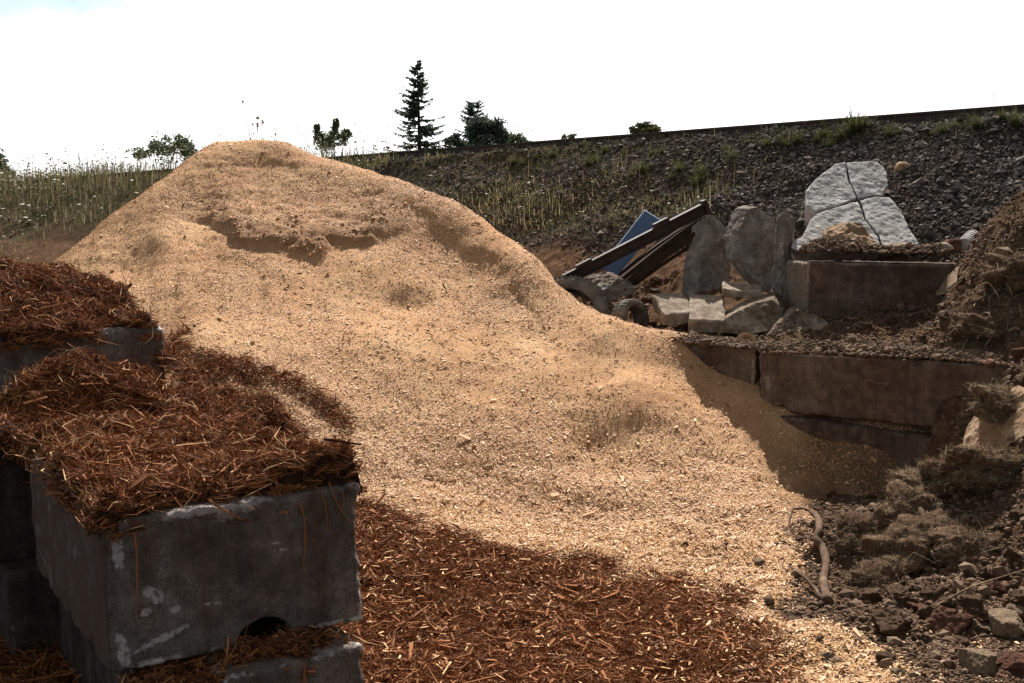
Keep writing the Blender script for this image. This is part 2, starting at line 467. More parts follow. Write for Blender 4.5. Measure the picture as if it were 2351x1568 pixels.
M['ballast'] = mat_rnd('ballast_stones', [(0, (0.0383, 0.03, 0.0255)), (0.6, (0.114, 0.0928, 0.0794)), (0.93, (0.204, 0.171, 0.15)), (1, (0.547, 0.45, 0.384))], 0.95, 0.02)
M['grass'] = mat_leaf('wild_grass', [(0, (0.0344, 0.048, 0.0172)), (0.35, (0.0781, 0.09, 0.0316)), (0.6, (0.133, 0.105, 0.0504)), (0.85, (0.235, 0.173, 0.0978)), (1, (0.406, 0.323, 0.201))])
M['flower'] = mat_rnd('flower_heads', [(0, (0.06, 0.045, 0.03)), (0.45, (0.22, 0.17, 0.10)), (0.7, (0.55, 0.52, 0.38)), (1, (0.72, 0.70, 0.58))], 0.9)
M['sod'] = mat_rnd('dead_sod', [(0, (0.06, 0.0396, 0.0264)), (0.45, (0.156, 0.108, 0.066)), (0.8, (0.324, 0.252, 0.156)), (1, (0.54, 0.456, 0.288))], 0.9)
M['crumbs'] = mat_rnd('soil_crumbs', [(0, (0.0429, 0.0236, 0.0146)), (0.5, (0.103, 0.0629, 0.0389)), (0.82, (0.164, 0.109, 0.0705)), (0.93, (0.143, 0.0655, 0.0389)), (1, (0.315, 0.236, 0.17))], 0.9)

def mat_pile():
    m, nt, p = new_mat('sawdust_and_chips', 0.95, 0.04)
    a = ramp(nt, noise(nt, 1.1, 6, 0.6), [(0.3, (0.447, 0.245, 0.126)), (0.5, (0.53, 0.314, 0.167)), (0.7, (0.593, 0.384, 0.213))])
    f = ramp(nt, noise(nt, 45, 6, 0.75), [(0.32, (0.66, 0.6, 0.55)), (0.5, (1.0, 0.99, 0.98)), (0.68, (1.28, 1.28, 1.28))])
    c = mixc(nt, 1.0, a, f, 'MULTIPLY')
    at_ = attr(nt, 'mask'); sep = nd(nt, 'ShaderNodeSeparateColor'); nt.links.new(at_.outputs['Color'], sep.inputs[0])
    c = mixc(nt, sep.outputs[0], c, (0.085, 0.04, 0.022))          # bark spilled on the chips
    c = mixc(nt, sep.outputs[2], c, (0.06, 0.038, 0.025))          # soil plus the right wall's shade, painted over the chips
    c = mixc(nt, sep.outputs[1], c, (0.25, 0.135, 0.07))           # shade of scarps and hollows painted into the colour
    nt.links.new(c, p.inputs['Base Color'])
    bump(nt, p, noise(nt, 60, 8, 0.8), 0.9, 0.03)
    return m
M['pile'] = mat_pile()
M['mulch'] = mat_noise('bark_mulch_base', [(0.3, (0.019, 0.00945, 0.0072)), (0.55, (0.057, 0.0273, 0.018)), (0.75, (0.104, 0.0525, 0.036))], 30, bscale=60, bstr=1.0, bdist=0.03)
def mat_ground():
    """mask: R = bark mulch, G = wood chips, B = ballast, A = weeds' litter; else bare soil."""
    m, nt, p = new_mat('ground_cover', 1.0, 0.0)
    soil = ramp(nt, noise(nt, 9, 8, 0.7), [(0.3, (0.0445, 0.0248, 0.0146)), (0.5, (0.0984, 0.0578, 0.0354)), (0.72, (0.167, 0.105, 0.067))])
    mul = ramp(nt, noise(nt, 30, 8, 0.75), [(0.3, (0.0264, 0.0119, 0.00591)), (0.55, (0.0961, 0.0381, 0.0166)), (0.75, (0.155, 0.0713, 0.0402))])
    chp = ramp(nt, noise(nt, 45, 6, 0.75), [(0.3, (0.224, 0.115, 0.0532)), (0.5, (0.449, 0.26, 0.119)), (0.7, (0.592, 0.385, 0.199))])
    bal = ramp(nt, noise(nt, 14, 5, 0.7), [(0.3, (0.0203, 0.0152, 0.0118)), (0.6, (0.0642, 0.049, 0.0372)), (0.8, (0.11, 0.0879, 0.0693))])
    lit = ramp(nt, noise(nt, 6, 8, 0.7), [(0.3, (0.035, 0.032, 0.016)), (0.5, (0.07, 0.055, 0.032)), (0.7, (0.115, 0.092, 0.06))])
    a = attr(nt, 'mask'); sep = nd(nt, 'ShaderNodeSeparateColor'); nt.links.new(a.outputs['Color'], sep.inputs[0])
    c = mixc(nt, sep.outputs[2], soil, bal)
    c = mixc(nt, a.outputs['Alpha'], c, lit)
    c = mixc(nt, sep.outputs[1], c, chp)
    c = mixc(nt, sep.outputs[0], c, mul)
    nt.links.new(c, p.inputs['Base Color'])
    bump(nt, p, noise(nt, 40, 8, 0.8), 0.9, 0.03)
    return m
M['ground'] = mat_ground()
#---SECTION2---
# ------------------------------------------------------------------ terrain
EN = np.array((0.72, 0.69))                        # uphill direction of the railway embankment
def emb_e(x, y): return EN[0]*x + EN[1]*y
def ground_z(x, y, detail=True):
    x = np.asarray(x, float); y = np.asarray(y, float)
    e = emb_e(x, y)
    tail_e, tail_z = [12.5, 15.5, 15.75, 19.0, 25.0, 400], [2.0, 3.84, 3.93, 3.93, 2.0, 2.0]
    zr = np.interp(e, [9.62, 9.95, 10.8, 11.6] + tail_e, [0, 1.12, 1.24, 1.5] + tail_z)
    zl = np.interp(e, [4, 9.0] + tail_e, [0, 0.5] + tail_z)
    w = sstep(-1.2, 0.6, x)
    z = zl*(1-w) + zr*w
    if detail:
        z = z + 0.035*fbm(x*1.7, y*1.7, seed=3, octv=5) + 0.012*fbm(x*9, y*9, seed=5, octv=3)
        sl = sstep(12.3, 12.9, e) * (1 - sstep(15.2, 15.6, e))
        z = z + sl*0.10*fbm(x*0.8, y*0.8, seed=8, octv=3)
        lump = sstep(10.0, 10.3, e)*(1 - sstep(12.0, 12.8, e))*w
        z = z + lump*0.05*(1 + fbm(x*4, y*4, seed=9, octv=4))
    return z
class TPS:
    def __init__(s, P, lam=0.02):
        P = np.asarray(P, float); s.c = P[:, :2]; n = len(P)
        K = s.k(np.linalg.norm(s.c[:, None]-s.c[None], axis=-1)) + lam*np.eye(n)
        Q = np.c_[np.ones(n), s.c]
        A = np.block([[K, Q], [Q.T, np.zeros((3, 3))]])
        s.w = np.linalg.solve(A, np.r_[P[:, 2], 0, 0, 0])
    @staticmethod
    def k(r): return np.where(r > 1e-9, r*r*np.log(np.maximum(r, 1e-9)), 0)
    def __call__(s, x, y):
        sh = np.shape(x); q = np.c_[np.ravel(x), np.ravel(y)]
        out = np.empty(len(q))
        for i in range(0, len(q), 20000):
            b = q[i:i+20000]
            out[i:i+20000] = s.k(np.linalg.norm(b[:, None]-s.c[None], axis=-1)) @ s.w[:-3] + np.c_[np.ones(len(b)), b] @ s.w[-3:]
        return out.reshape(sh)
class Field:
    """Height field sampled on a regular grid, for draping and scattering."""
    def __init__(s, x0, x1, y0, y1, h):
        s.x0, s.y0, s.h = x0, y0, h
        s.xs = np.arange(x0, x1, h); s.ys = np.arange(y0, y1, h)
        s.X, s.Y = np.meshgrid(s.xs, s.ys)
    def sample(s, Z, x, y):
        fx = np.clip((np.asarray(x)-s.x0)/s.h, 0, len(s.xs)-1.001); fy = np.clip((np.asarray(y)-s.y0)/s.h, 0, len(s.ys)-1.001)
        i, j = fx.astype(int), fy.astype(int); a, b = fx-i, fy-j
        return (Z[j, i]*(1-a)*(1-b) + Z[j, i+1]*a*(1-b) + Z[j+1, i]*(1-a)*b + Z[j+1, i+1]*a*b)
    def normal(s, Z, x, y, d=0.05):
        gx = (s.sample(Z, x+d, y) - s.sample(Z, x-d, y))/(2*d); gy = (s.sample(Z, x, y+d) - s.sample(Z, x, y-d))/(2*d)
        return norm(np.stack([-gx, -gy, np.ones_like(gx)], -1))

# --- wood chip pile
pp = []
def PT(*a):
    for u, v, Y in a: pp.append(at(u, v, Y))
def SIL(*a, back=1.3, drop=0.75):
    for u, v, Y in a:
        p = at(u, v, Y); pp.append(p)
        q = p + np.array((p[0]/Y*back, back, -drop)); pp.append(q)
SIL((490, 322, 17.2), (545, 320, 17.2), (605, 322, 17.2), (655, 330, 17.0), (440, 357, 17.0), (380, 407, 16.7), (310, 462, 16.2),
    (240, 512, 15.7), (190, 556, 15.3), (120, 607, 14.7), (40, 670, 14.2))
SIL((730, 364, 17.0), (800, 379, 16.8), (870, 398, 16.5), (950, 428, 16.2), (1050, 473, 15.6), (1120, 512, 15.1), (1200, 562, 14.5),
    (1260, 618, 14.0), (1310, 672, 13.5), (1350, 716, 13.0), back=1.0, drop=0.6)
PT((1880, 980, 10.8), (1760, 945, 11.15), (1990, 992, 10.42), (2085, 1012, 10.12), (2170, 1035, 9.82), (2230, 1050, 9.62), (1420, 738, 12.7), (1500, 758, 12.45), (1570, 780, 12.2), (1640, 800, 12.3))
PT((600, 372, 16.5), (560, 420, 15.9), (600, 490, 15.0), (700, 450, 15.6), (850, 450, 15.7), (450, 480, 15.3), (380, 560, 14.4),
   (300, 620, 14.0), (700, 560, 14.2), (500, 650, 13.2), (700, 700, 12.9), (900, 600, 13.9), (1000, 560, 14.5), (1100, 620, 13.9), (1180, 680, 13.2),
   (900, 800, 11.9), (1100, 760, 12.4), (1260, 760, 12.4), (1350, 800, 12.0), (1100, 900, 11.1), (900, 1000, 10.4), (1200, 1050, 10.05), (1300, 860, 11.5),
   (1400, 850, 11.7), (1400, 960, 10.9), (1500, 900, 11.5), (1560, 880, 11.7), (1600, 1000, 10.75), (1500, 1050, 10.2), (1700, 1010, 10.75), (1720, 960, 11.1), (1640, 900, 11.55),
   (1800, 1060, 10.4), (1900, 1060, 10.4), (1800, 1130, 9.75), (400, 720, 12.6), (450, 800, 11.5), (550, 880, 10.9), (650, 960, 10.4), (750, 880, 11.2), (800, 1080, 9.75),
   (850, 1180, 9.2), (1100, 1180, 9.25), (1400, 1170, 9.3), (1650, 1180, 9.2), (1850, 1200, 9.0), (300, 760, 12.2), (200, 680, 13.0))
for q in ((-2.2, 7.8, -0.15), (-1, 8.2, -0.15), (0, 8.2, -0.15), (1, 8.2, -0.13), (2.0, 8.3, -0.1), (3.2, 8.6, -0.05), (-5.5, 11, 0.2), (-6.6, 13, 0.5), (3.6, 10.0, 0.1)):
    pp.append(np.array(q))
pile_tps = TPS(pp, 0.01)
PF = Field(-7.2, 4.4, 7.9, 19.2, 0.036)
pz = pile_tps(PF.X, PF.Y)
def seg_dist(u, v, pl):
    """Signed vertical distance (down positive) below a left-to-right polyline, and how far inside its ends."""
    pl = np.asarray(pl, float)
    vy = np.interp(u, pl[:, 0], pl[:, 1])
    ins = sstep(pl[0, 0]-50, pl[0, 0]+90, u) * (1 - sstep(pl[-1, 0]-90, pl[-1, 0]+50, u))
    return v - vy, ins
pu, pv = uv_of(PF.X, PF.Y, pz)
jag = 22*fbm(PF.X*3.5, PF.Y*3.5, seed=21, octv=3)
d, ins = seg_dist(pu, pv + jag, [(440, 490), (520, 515), (560, 548), (610, 540), (670, 556), (735, 570), (790, 545), (870, 525), (930, 505)])
pz += ins*(-0.10*sstep(0, 16, d)*np.exp(-np.maximum(d, 0)/80) + 0.045*np.exp(-((d+22)/24)**2)*(1+0.45*fbm(PF.X*9, PF.Y*9, seed=26, octv=4)) + 0.03*np.exp(-((d+60)/50)**2)*fbm(PF.X*4, PF.Y*4, seed=27, octv=4))
pmask_shade = 0.75*ins*sstep(-75, -15, d)*(1-sstep(0, 18, d))  # painted shade on the steep scarp face
d, ins = seg_dist(pu, pv + jag*0.8, [(860, 425), (950, 470), (1040, 530), (1120, 575), (1180, 630), (1230, 700), (1270, 760)])
pz += ins*(-0.05*sstep(0, 22, d)*np.exp(-np.maximum(d, 0)/80))
pmask_shade = np.maximum(pmask_shade, 0.4*ins*sstep(-30, -5, d)*(1-sstep(0, 15, d)))
for (cu, cv, ru, rv, amp) in ((1470, 945, 115, 70, 0.20), (1385, 1010, 85, 52, -0.15), (930, 655, 55, 22, 0.06), (925, 690, 60, 25, -0.08), (1560, 1010, 70, 50, 0.05),
                              (1390, 1060, 70, 40, -0.06), (1380, 780, 60, 70, 0.06), (820, 660, 60, 30, -0.04), (350, 570, 60, 40, 0.04)):
    g = np.exp(-(((pu-cu)/ru)**2 + ((pv-cv)/rv)**2))
    pz += amp*g
    if amp < -0.1: pmask_shade = np.maximum(pmask_shade, 0.2*g)  # painted shade in the deeper hollows
t = np.clip((pv-440)/(780-440), 0, 1); ridge_u = np.interp(pv, [440, 560, 650, 780], [395, 385, 410, 480])
pz += 0.03*np.exp(-((pu-ridge_u)/42)**2)*sstep(420, 500, pv)*(1-sstep(700, 800, pv))
d, ins = seg_dist(pu, pv + jag*0.25, [(420, 372), (520, 366), (640, 368), (760, 384)])
pz += ins*(-0.035*sstep(0, 12, d)*np.exp(-np.maximum(d, 0)/45))
rill = fbm(pu/26.0, pv/260.0, seed=28, octv=3)*sstep(360, 430, pv)*(1-sstep(760, 900, pv)); pz += 0.012*rill
amp_f = 0.55 + 0.45*sstep(700, 1100, pv)
pz += 0.05*fbm(PF.X*0.9, PF.Y*0.9, seed=31, octv=3)*amp_f + 0.013*fbm(PF.X*4.2, PF.Y*4.2, seed=35, octv=4) + 0.007*fbm(PF.X*13, PF.Y*13, seed=37, octv=3)*(0.5+0.8*sstep(-.2, .6, fbm(PF.X*1.2, PF.Y*1.2, seed=38, octv=2)))
foot = np.maximum(0, fbm(PF.X*2.6, PF.Y*3.2, seed=41, octv=3)); pz -= 0.045*foot*sstep(950, 1080, pv)
PZ = pz
# bark spilled on the pile's left flank
spill = np.zeros_like(PZ)
for (u0, v0, u1, v1, w_) in ((395, 760, 470, 850, 30), (440, 820, 600, 870, 26), (560, 850, 700, 900, 22), (660, 880, 790, 965, 20), (420, 860, 560, 940, 45)):
    t = np.clip(((pu-u0)*(u1-u0) + (pv-v0)*(v1-v0))/((u1-u0)**2+(v1-v0)**2), 0, 1)
    dd = np.hypot(pu-u0-t*(u1-u0), pv-v0-t*(v1-v0))
    spill = np.maximum(spill, np.exp(-(dd/w_)**2))
spill = np.clip(spill*(0.9 + 0.7*fbm(PF.X*5, PF.Y*5, seed=44, octv=3)), 0, 1)
gz = ground_z(PF.X, PF.Y)
keep = (PZ > gz - 0.10) & (PF.Y < 18.9)
idx = grid_faces(*PZ.shape)
kf = keep.ravel()[idx].any(1)
idx = idx[kf]
used = np.unique(idx); remap = np.full(PZ.size, -1); remap[used] = np.arange(len(used))
V = np.stack([PF.X.ravel(), PF.Y.ravel(), PZ.ravel()], -1)[used]
psoil_shade = np.clip(sstep(1700, 1960, pu + 60*fbm(PF.X*3, PF.Y*3, seed=46, octv=3))*(pv < 1240), 0, 1)*0.8  # one dark mask for soil and the painted shade below the right wall
cols = np.stack([0.85*spill.ravel(), pmask_shade.ravel(), psoil_shade.ravel(), 0*spill.ravel()], -1)[used]
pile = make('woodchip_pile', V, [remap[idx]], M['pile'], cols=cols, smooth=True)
tag(pile, 'huge tan mound of wood chips and sawdust with a scooped face, filling the yard centre', 'wood chip pile')

# chips lying on it
def frustum_ok(x, y, z, m=60):
    u, v = uv_of(x, y, z)
    return (u > -m) & (u < 2351+m) & (v > -m) & (v < 1568+m)
def pile_points(n, dens=None):
    x = rng.uniform(PF.xs[0], PF.xs[-1], n*3); y = rng.uniform(8.3, 18.4, n*3)
    z = PF.sample(PZ, x, y)
    ok = (z > ground_z(x, y, False) - 0.02) & frustum_ok(x, y, z)
    N = PF.normal(PZ, x, y)
    view = np.stack([-x, -y, CAM_H - z], -1)
    ok &= (np.sum(N*view, -1) > -0.5)
    if dens is not None: ok &= rng.random(n*3) < dens(x, y, z)
    i = np.nonzero(ok)[0][:n]
    return np.stack([x, y, z], -1)[i], N[i]
mb = MB()
dn = lambda x, y, z: np.clip(0.45 + 0.5*fbm(x*0.9, y*0.9, seed=51, octv=3), 0.05, 1)
P, N = pile_points(430000, dn); n = len(P)
sp = PF.sample(spill, P[:, 0], P[:, 1])
r = np.clip(rng.beta(2.7, 1.5, n) - 0.3*PF.sample(pmask_shade, P[:, 0], P[:, 1]) - 0.45*PF.sample(psoil_shade, P[:, 0], P[:, 1]), 0, 1)
s = np.exp(rng.normal(0, 0.42, n))
slivers(P, N, 0.0128*s, 0.0052*s, 0.003*s, 0.34, mb=mb, rnd=r)
P, N = pile_points(14000, lambda x, y, z: np.clip(0.22 + 0.6*fbm(x*0.7, y*0.7, seed=53, octv=3) + 0.2*np.exp(-((x+1.6)/1.6)**2-((y-12.6)/1.2)**2), 0.03, 1)); n = len(P)
s = np.exp(rng.normal(0, 0.35, n))
slivers(P, N, 0.024*s, 0.009*s, 0.003*s, 0.32, mb=mb, rnd=np.clip(rng.beta(2.6, 1.2, n), 0, 1), box=True)
P, N = pile_points(9000, lambda x, y, z: np.clip(PF.sample(pmask_shade, x, y)*2.2*(0.4 + fbm(x*4, y*4, seed=57, octv=2)), 0, 1) + 0.006); n = len(P)
S = np.minimum(0.013*np.exp(rng.normal(0, 0.55, n)), 0.03)
icos(P + N*S[:, None]*0.3, S, mb, np.clip(rng.beta(1.6, 2.6, n), 0, 1))
tag(mb.build('loose_chips', M['chips'], pile), kind='stuff')

# --- ground sheet
tt = np.linspace(-1.15, 1.15, 620)
yy = np.concatenate([np.geomspace(7.0, 22, 520) - 4.0, np.geomspace(18.1, 54, 230), np.geomspace(55, 1500, 40)])
T_, Y_ = np.meshgrid(tt, yy)
GX = T_*0.62*(Y_ + 3.5); GY = Y_
GZ = ground_z(GX, GY)
gu, gv = uv_of(GX, np.maximum(GY, 0.5), np.zeros_like(GX))
def ground_masks(x, y):
    e = emb_e(x, y)
    nz = fbm(x*1.6, y*1.6, seed=61, octv=4)*0.28 + fbm(x*6, y*6, seed=63, octv=3)*0.10
    edge = np.interp(y, [3, 5.98, 6.73, 7.37, 7.83, 8.13, 8.8, 9.2], [1.25, 1.29, 1.33, 1.15, 0.78, 0.2, -0.65, -1.25])   # right limit of the bark on the ground
    mul = sstep(-0.26, 0.42, edge - x + nz*1.5)*(1 - sstep(9.1, 9.5, y + nz))
    mul = np.where(x < -2.2, 1 - sstep(10.5, 12.0, y+nz), mul)
    dirt_x = np.interp(y, [3, 5.6, 6.3, 7.2, 8.3, 9.2], [1.95, 2.05, 1.95, 1.75, 2.0, 2.45])
    chp = sstep(-0.22, 0.22, dirt_x - x + nz*1.1)*(1 - sstep(9.5, 10.5, y))
    chp = np.maximum(chp, 0.75*sstep(0.05, 0.35, nz)*sstep(1.5, 2.5, x)*(1-sstep(6.2, 6.6, y)))
    bal = sstep(12.3, 12.8, e + nz)*(0.6 + 0.4*sstep(-7, -2.5, x + nz*4))
    lit = np.clip(sstep(15.0, 15.6, e)*0.9*(1-sstep(15.75, 15.95, e)) + sstep(12.9, 13.6, e+nz*2)*(1-sstep(-8, -2, x+nz*3))*0.8 + 0.75*sstep(12.7, 13.3, e+nz*2)*sstep(-4,-2,x)*(1-sstep(0.6, 4.6, x + 1.2*fbm(x*.8, y*.8, seed=133, octv=2)+1.5*nz)), 0, 1)
    lit = np.maximum(lit, sstep(17.5, 18.5, e))
    return mul, chp*(1-mul), bal, lit
gm = ground_masks(GX, GY)
ground = make('ground', np.stack([GX, GY, GZ], -1).reshape(-1, 3), [grid_faces(*GX.shape)], M['ground'], cols=np.stack([m.ravel() for m in gm], -1), smooth=True, base=(0, 0, 0))
tag(ground, kind='structure')

# --- earth bank on the right
bp = [at(*q) for q in ((2351, 452, 11.4), (2300, 490, 11.5), (2250, 535, 11.7), (2215, 590, 11.5), (2351, 600, 10.6), (2270, 640, 10.7), (2210, 690, 10.5), (2165, 755, 10.3), (2290, 760, 10.0),
    (2351, 800, 9.55), (2330, 900, 9.1), (2310, 960, 8.95), (2351, 1010, 8.4), (2290, 1075, 8.55), (2160, 1105, 8.85), (2100, 1130, 8.85), (2000, 1165, 8.8), (1925, 1185, 8.75),
    (2200, 1180, 8.25), (2351, 1150, 7.85), (2351, 1300, 7.1), (2200, 1300, 7.5), (2050, 1300, 7.7), (1950, 1380, 7.2), (2100, 1400, 7.0), (2351, 1420, 6.55), (2351, 1540, 6.0), (2120, 1510, 6.3), (1950, 1250, 8.1))]
bp += [np.array(q) for q in ((6.5, 11.5, 3.0), (6.0, 9.0, 1.9), (5.5, 7.5, 1.0), (4.5, 6.0, 0.35), (3.6, 5.0, 0.0), (7.5, 10, 2.8), (1.9, 6.6, -0.12), (2.0, 7.6, -0.12), (2.2, 8.7, -0.12), (2.3, 5.8, -0.1), (2.6, 9.3, -0.1), (3.3, 9.5, 0.05), (5.2, 12.6, 2.1), (4.4, 11.8, 1.4), (4.0, 11.2, 1.1))]
bank_tps = TPS(bp, 0.005)
BF = Field(1.7, 7.5, 5.2, 12.8, 0.03)
bz = bank_tps(BF.X, BF.Y)
bz += 0.085*fbm(BF.X*2.2, BF.Y*2.2, seed=71, octv=4) + 0.035*np.abs(fbm(BF.X*7, BF.Y*7, seed=73, octv=3)) + 0.012*fbm(BF.X*20, BF.Y*20, seed=75, octv=3)
BZ = bz
def bank_keep(x, y):
    """The bank stays right of the block wall."""
    lim = np.interp(y, [5, 8.6, 9.2, 9.9, 10.6, 11.5, 12.5, 13], [0, 0, 3.1, 3.75, 3.9, 4.35, 4.9, 5.0])
    return x > lim
keep = (BZ > ground_z(BF.X, BF.Y) - 0.06) & bank_keep(BF.X, BF.Y)
idx = grid_faces(*BZ.shape); idx = idx[keep.ravel()[idx].all(1)]
used = np.unique(idx); remap = np.full(BZ.size, -1); remap[used] = np.arange(len(used))
V = np.stack([BF.X.ravel(), BF.Y.ravel(), BZ.ravel()], -1)[used]
cl = np.zeros((len(used), 4))
dusty = sstep(1.5, 2.3, V[:, 2])
cl[:, 3] = 0.3*dusty
bank = make('earth_bank', V, [remap[idx]], M['ground'], cols=cl, smooth=True)
tag(bank, kind='structure')
def surf_z(x, y):
    z = ground_z(x, y)
    inb = (x > BF.xs[0]) & (x < BF.xs[-1]) & (y > BF.ys[0]) & (y < BF.ys[-1])
    zb = np.where(inb & bank_keep(x, y), BF.sample(BZ, x, y), -9)
    inp = (x < PF.xs[-1]) & (x > PF.xs[0]) & (y > PF.ys[0]) & (y < PF.ys[-1])
    zp = np.where(inp, PF.sample(PZ, x, y), -9)
    return np.maximum(np.maximum(z, zb), zp)
def on_uv(u, v, y0=4.5, y1=40):
    """First point of the terrain along the line of sight through (u, v)."""
    ys = np.linspace(y0, y1, 1500)
    p = np.stack([at(u, v, y) for y in (ys[0], ys[-1])])
    t = np.linspace(0, 1, 1500)[:, None]
    q = p[0]*(1-t) + p[1]*t
    below = q[:, 2] <= surf_z(q[:, 0], q[:, 1])
    i = int(np.argmax(below)) if below.any() else 1499
    return q[i]

# ------------------------------------------------------------------ concrete blocks
def grid_box(hx, hy, hz, res):
    def face(n1, n2):
        a, b = np.meshgrid(np.linspace(-1, 1, n1), np.linspace(-1, 1, n2), indexing='ij'); return a.ravel(), b.ravel()
    nx, ny, nz = (max(2, int(round(2*h/res))+1) for h in (hx, hy, hz))
    V, F, k = [], [], 0
    for ax, (n1, n2) in ((0, (ny, nz)), (1, (nz, nx)), (2, (nx, ny))):
        for sgn in (-1, 1):
            a, b = face(n1, n2); c = np.full_like(a, sgn)
            p = {0: (c, a, b), 1: (b, c, a), 2: (a, b, c)}[ax]
            V.append(np.stack(p, -1)); f = grid_faces(n1, n2)
            F.append((f if sgn > 0 else f[:, ::-1]) + k); k += len(a)
    V = np.concatenate(V)*np.array((hx, hy, hz)); F = np.concatenate(F)
    key, first, inv = np.unique(np.round(V, 5), axis=0, return_index=True, return_inverse=True)
    return V[first], inv.ravel()[F]
def rough_block(name, mat, corner, yaw, dims, res, seed, pitch=0.0, roll=0.0, notch=None, round_=0.035, edge_amp=1.0, patches=(), soil=0.0, endpale=0.0, left_stain_shade=0.0, seam=False, bulge=0.004, keyed=False):
    """Cast block; corner = world place of its front lower left corner, local x across the front, y back, z up."""
    Lx, Ly, Lz = dims
    V, F = grid_box(Lx/2, Ly/2, Lz/2, res)
    h = np.array((Lx, Ly, Lz))/2
    n1 = fbm(V[:, 0]*5, V[:, 1]*5, V[:, 2]*5, seed, 4)
    rr = np.clip(round_*(0.8 + edge_amp*1.3*np.maximum(n1, -0.35)), 0.006, 0.2)[:, None]
    q = np.clip(V, -(h-rr), h-rr)
    d = V - q; L = np.linalg.norm(d, axis=1, keepdims=True)
    # the cube grid keeps its faces; only rims are drawn in
    nrm = norm(d)
    W = q + nrm*rr
    k = (np.abs(V) > h - np.maximum(rr, 0.03)).sum(1)
    edge = sstep(1.2, 2.0, k.astype(float)*1.0)
    near = np.sort(h - np.abs(V), axis=1)[:, 1]
    edge = (1 - sstep(0.008, 0.05, near))*np.clip(0.42 + 0.75*fbm(V[:, 0]*2.7, V[:, 1]*2.7, V[:, 2]*2.7, seed+21, 3), 0.0, 1)
    pit = fbm(V[:, 0]*18, V[:, 1]*18, V[:, 2]*18, seed+9, 4)
    W = W + nrm*(bulge*fbm(V[:, 0]*2.5, V[:, 1]*2.5, V[:, 2]*2.5, seed+4, 3) + (0.003 + 0.014*edge)*pit)[:, None]
    cols = np.zeros((len(V), 4)); cols[:, 0] = edge
    fr = (V[:, 1] < -h[1] + 1e-4)
    if seam:
        g = np.exp(-((V[:, 0]-0.0)/0.012)**2)*fr; W[:, 1] += 0.012*g*(0.6+0.5*n1)
        W[:, 1] += -0.01*sstep(-0.01, 0.01, V[:, 0])*fr
    for (px, pz_, sx, sz, a) in patches:
        c_, s_ = math.cos(a), math.sin(a)
        ux = (V[:, 0]-px)*c_ + (V[:, 2]-pz_)*s_; uz = -(V[:, 0]-px)*s_ + (V[:, 2]-pz_)*c_
        g = np.exp(-((ux/sx)**2 + (uz/sz)**2)**2)*fr
        cols[:, 1] = np.maximum(cols[:, 1], g)
    cols[:, 2] = soil*sstep(-0.2, 0.8, fbm(V[:, 0]*1.4+7, V[:, 1]*1.4, V[:, 2]*1.4, seed+2, 4)+V[:, 2]/h[2]*0.4)
    if left_stain_shade:
        cols[:, 2] = np.maximum(cols[:, 2], left_stain_shade*(V[:, 0] < -h[0] + 0.002)); cols[:, 0] *= np.where(V[:, 0] < -h[0] + 0.03, 0.5, 1)  # left face browned: dirt stain and shade put into the colour
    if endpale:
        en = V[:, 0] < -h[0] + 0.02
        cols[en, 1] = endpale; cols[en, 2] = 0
    if notch:
        nx, R_ = notch
        dx = np.abs(W[:, 0]-nx)
        arch = np.where(dx < R_, -h[2] + np.sqrt(np.maximum(R_*R_ - dx*dx, 0))*0.85, -9)
        W[:, 2] = np.maximum(W[:, 2], arch)
    Rm = np.array(Matrix.Rotation(yaw, 3, 'Z') @ Matrix.Rotation(pitch, 3, 'X') @ Matrix.Rotation(roll, 3, 'Y'))
    Wl = (W + h) @ Rm.T + np.asarray(corner)
    o = make(name, Wl, [F], mat, cols=cols, smooth=True)
    return o
YAW = math.atan2(0.53, 0.85)
AX = np.array((-0.53, 0.85)); RX = np.array((0.85, 0.53))
F0 = np.array((-1.67, 4.72))
def bl(s, t, z): return np.array((*(F0 + AX*s + RX*t), z))
CB = 'concrete block'
GW = 'stacked concrete blocks of the left wall'
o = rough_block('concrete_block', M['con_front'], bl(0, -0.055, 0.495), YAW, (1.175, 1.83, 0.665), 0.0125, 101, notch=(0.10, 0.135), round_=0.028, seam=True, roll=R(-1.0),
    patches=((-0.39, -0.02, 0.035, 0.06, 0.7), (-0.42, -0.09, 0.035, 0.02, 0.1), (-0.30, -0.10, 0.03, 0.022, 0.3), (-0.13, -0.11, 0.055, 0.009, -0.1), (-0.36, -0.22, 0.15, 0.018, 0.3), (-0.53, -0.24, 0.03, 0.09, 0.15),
             (-0.53, 0.20, 0.03, 0.10, 0.1), (-0.2, 0.315, 0.2, 0.022, 0.03), (-0.05, 0.29, 0.05, 0.045, 0.3), (0.05, 0.31, 0.05, 0.025, 0.4), (0.17, 0.12, 0.05, 0.004, 0.08), (0.18, 0.10, 0.05, 0.004, 0.08), (0.19, 0.08, 0.05, 0.004, 0.1)), edge_amp=2.2, soil=0.3, left_stain_shade=1.0)
tag(o, 'dark concrete block with forklift notch and pale chipped rim, nearest the viewer', CB, GW)
o = rough_block('concrete_block', M['con_front'], bl(-0.24, 0.36, -0.11), YAW+R(2), (0.67, 1.83, 0.59), 0.016, 202, round_=0.035, edge_amp=2.0)
tag(o, 'concrete block lying below the nearest notched block, only its upper rim showing', CB, GW)
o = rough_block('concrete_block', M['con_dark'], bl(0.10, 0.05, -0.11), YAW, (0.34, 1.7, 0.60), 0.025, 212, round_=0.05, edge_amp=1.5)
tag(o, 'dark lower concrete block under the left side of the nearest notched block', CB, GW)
o = rough_block('concrete_block', M['con_dark'], bl(2.12, -0.32, 0.46), YAW+R(1), (1.12, 1.83, 0.66), 0.025, 303, round_=0.05, edge_amp=1.4, patches=((-0.02, 0.0, 0.05, 0.30, 0.06),))
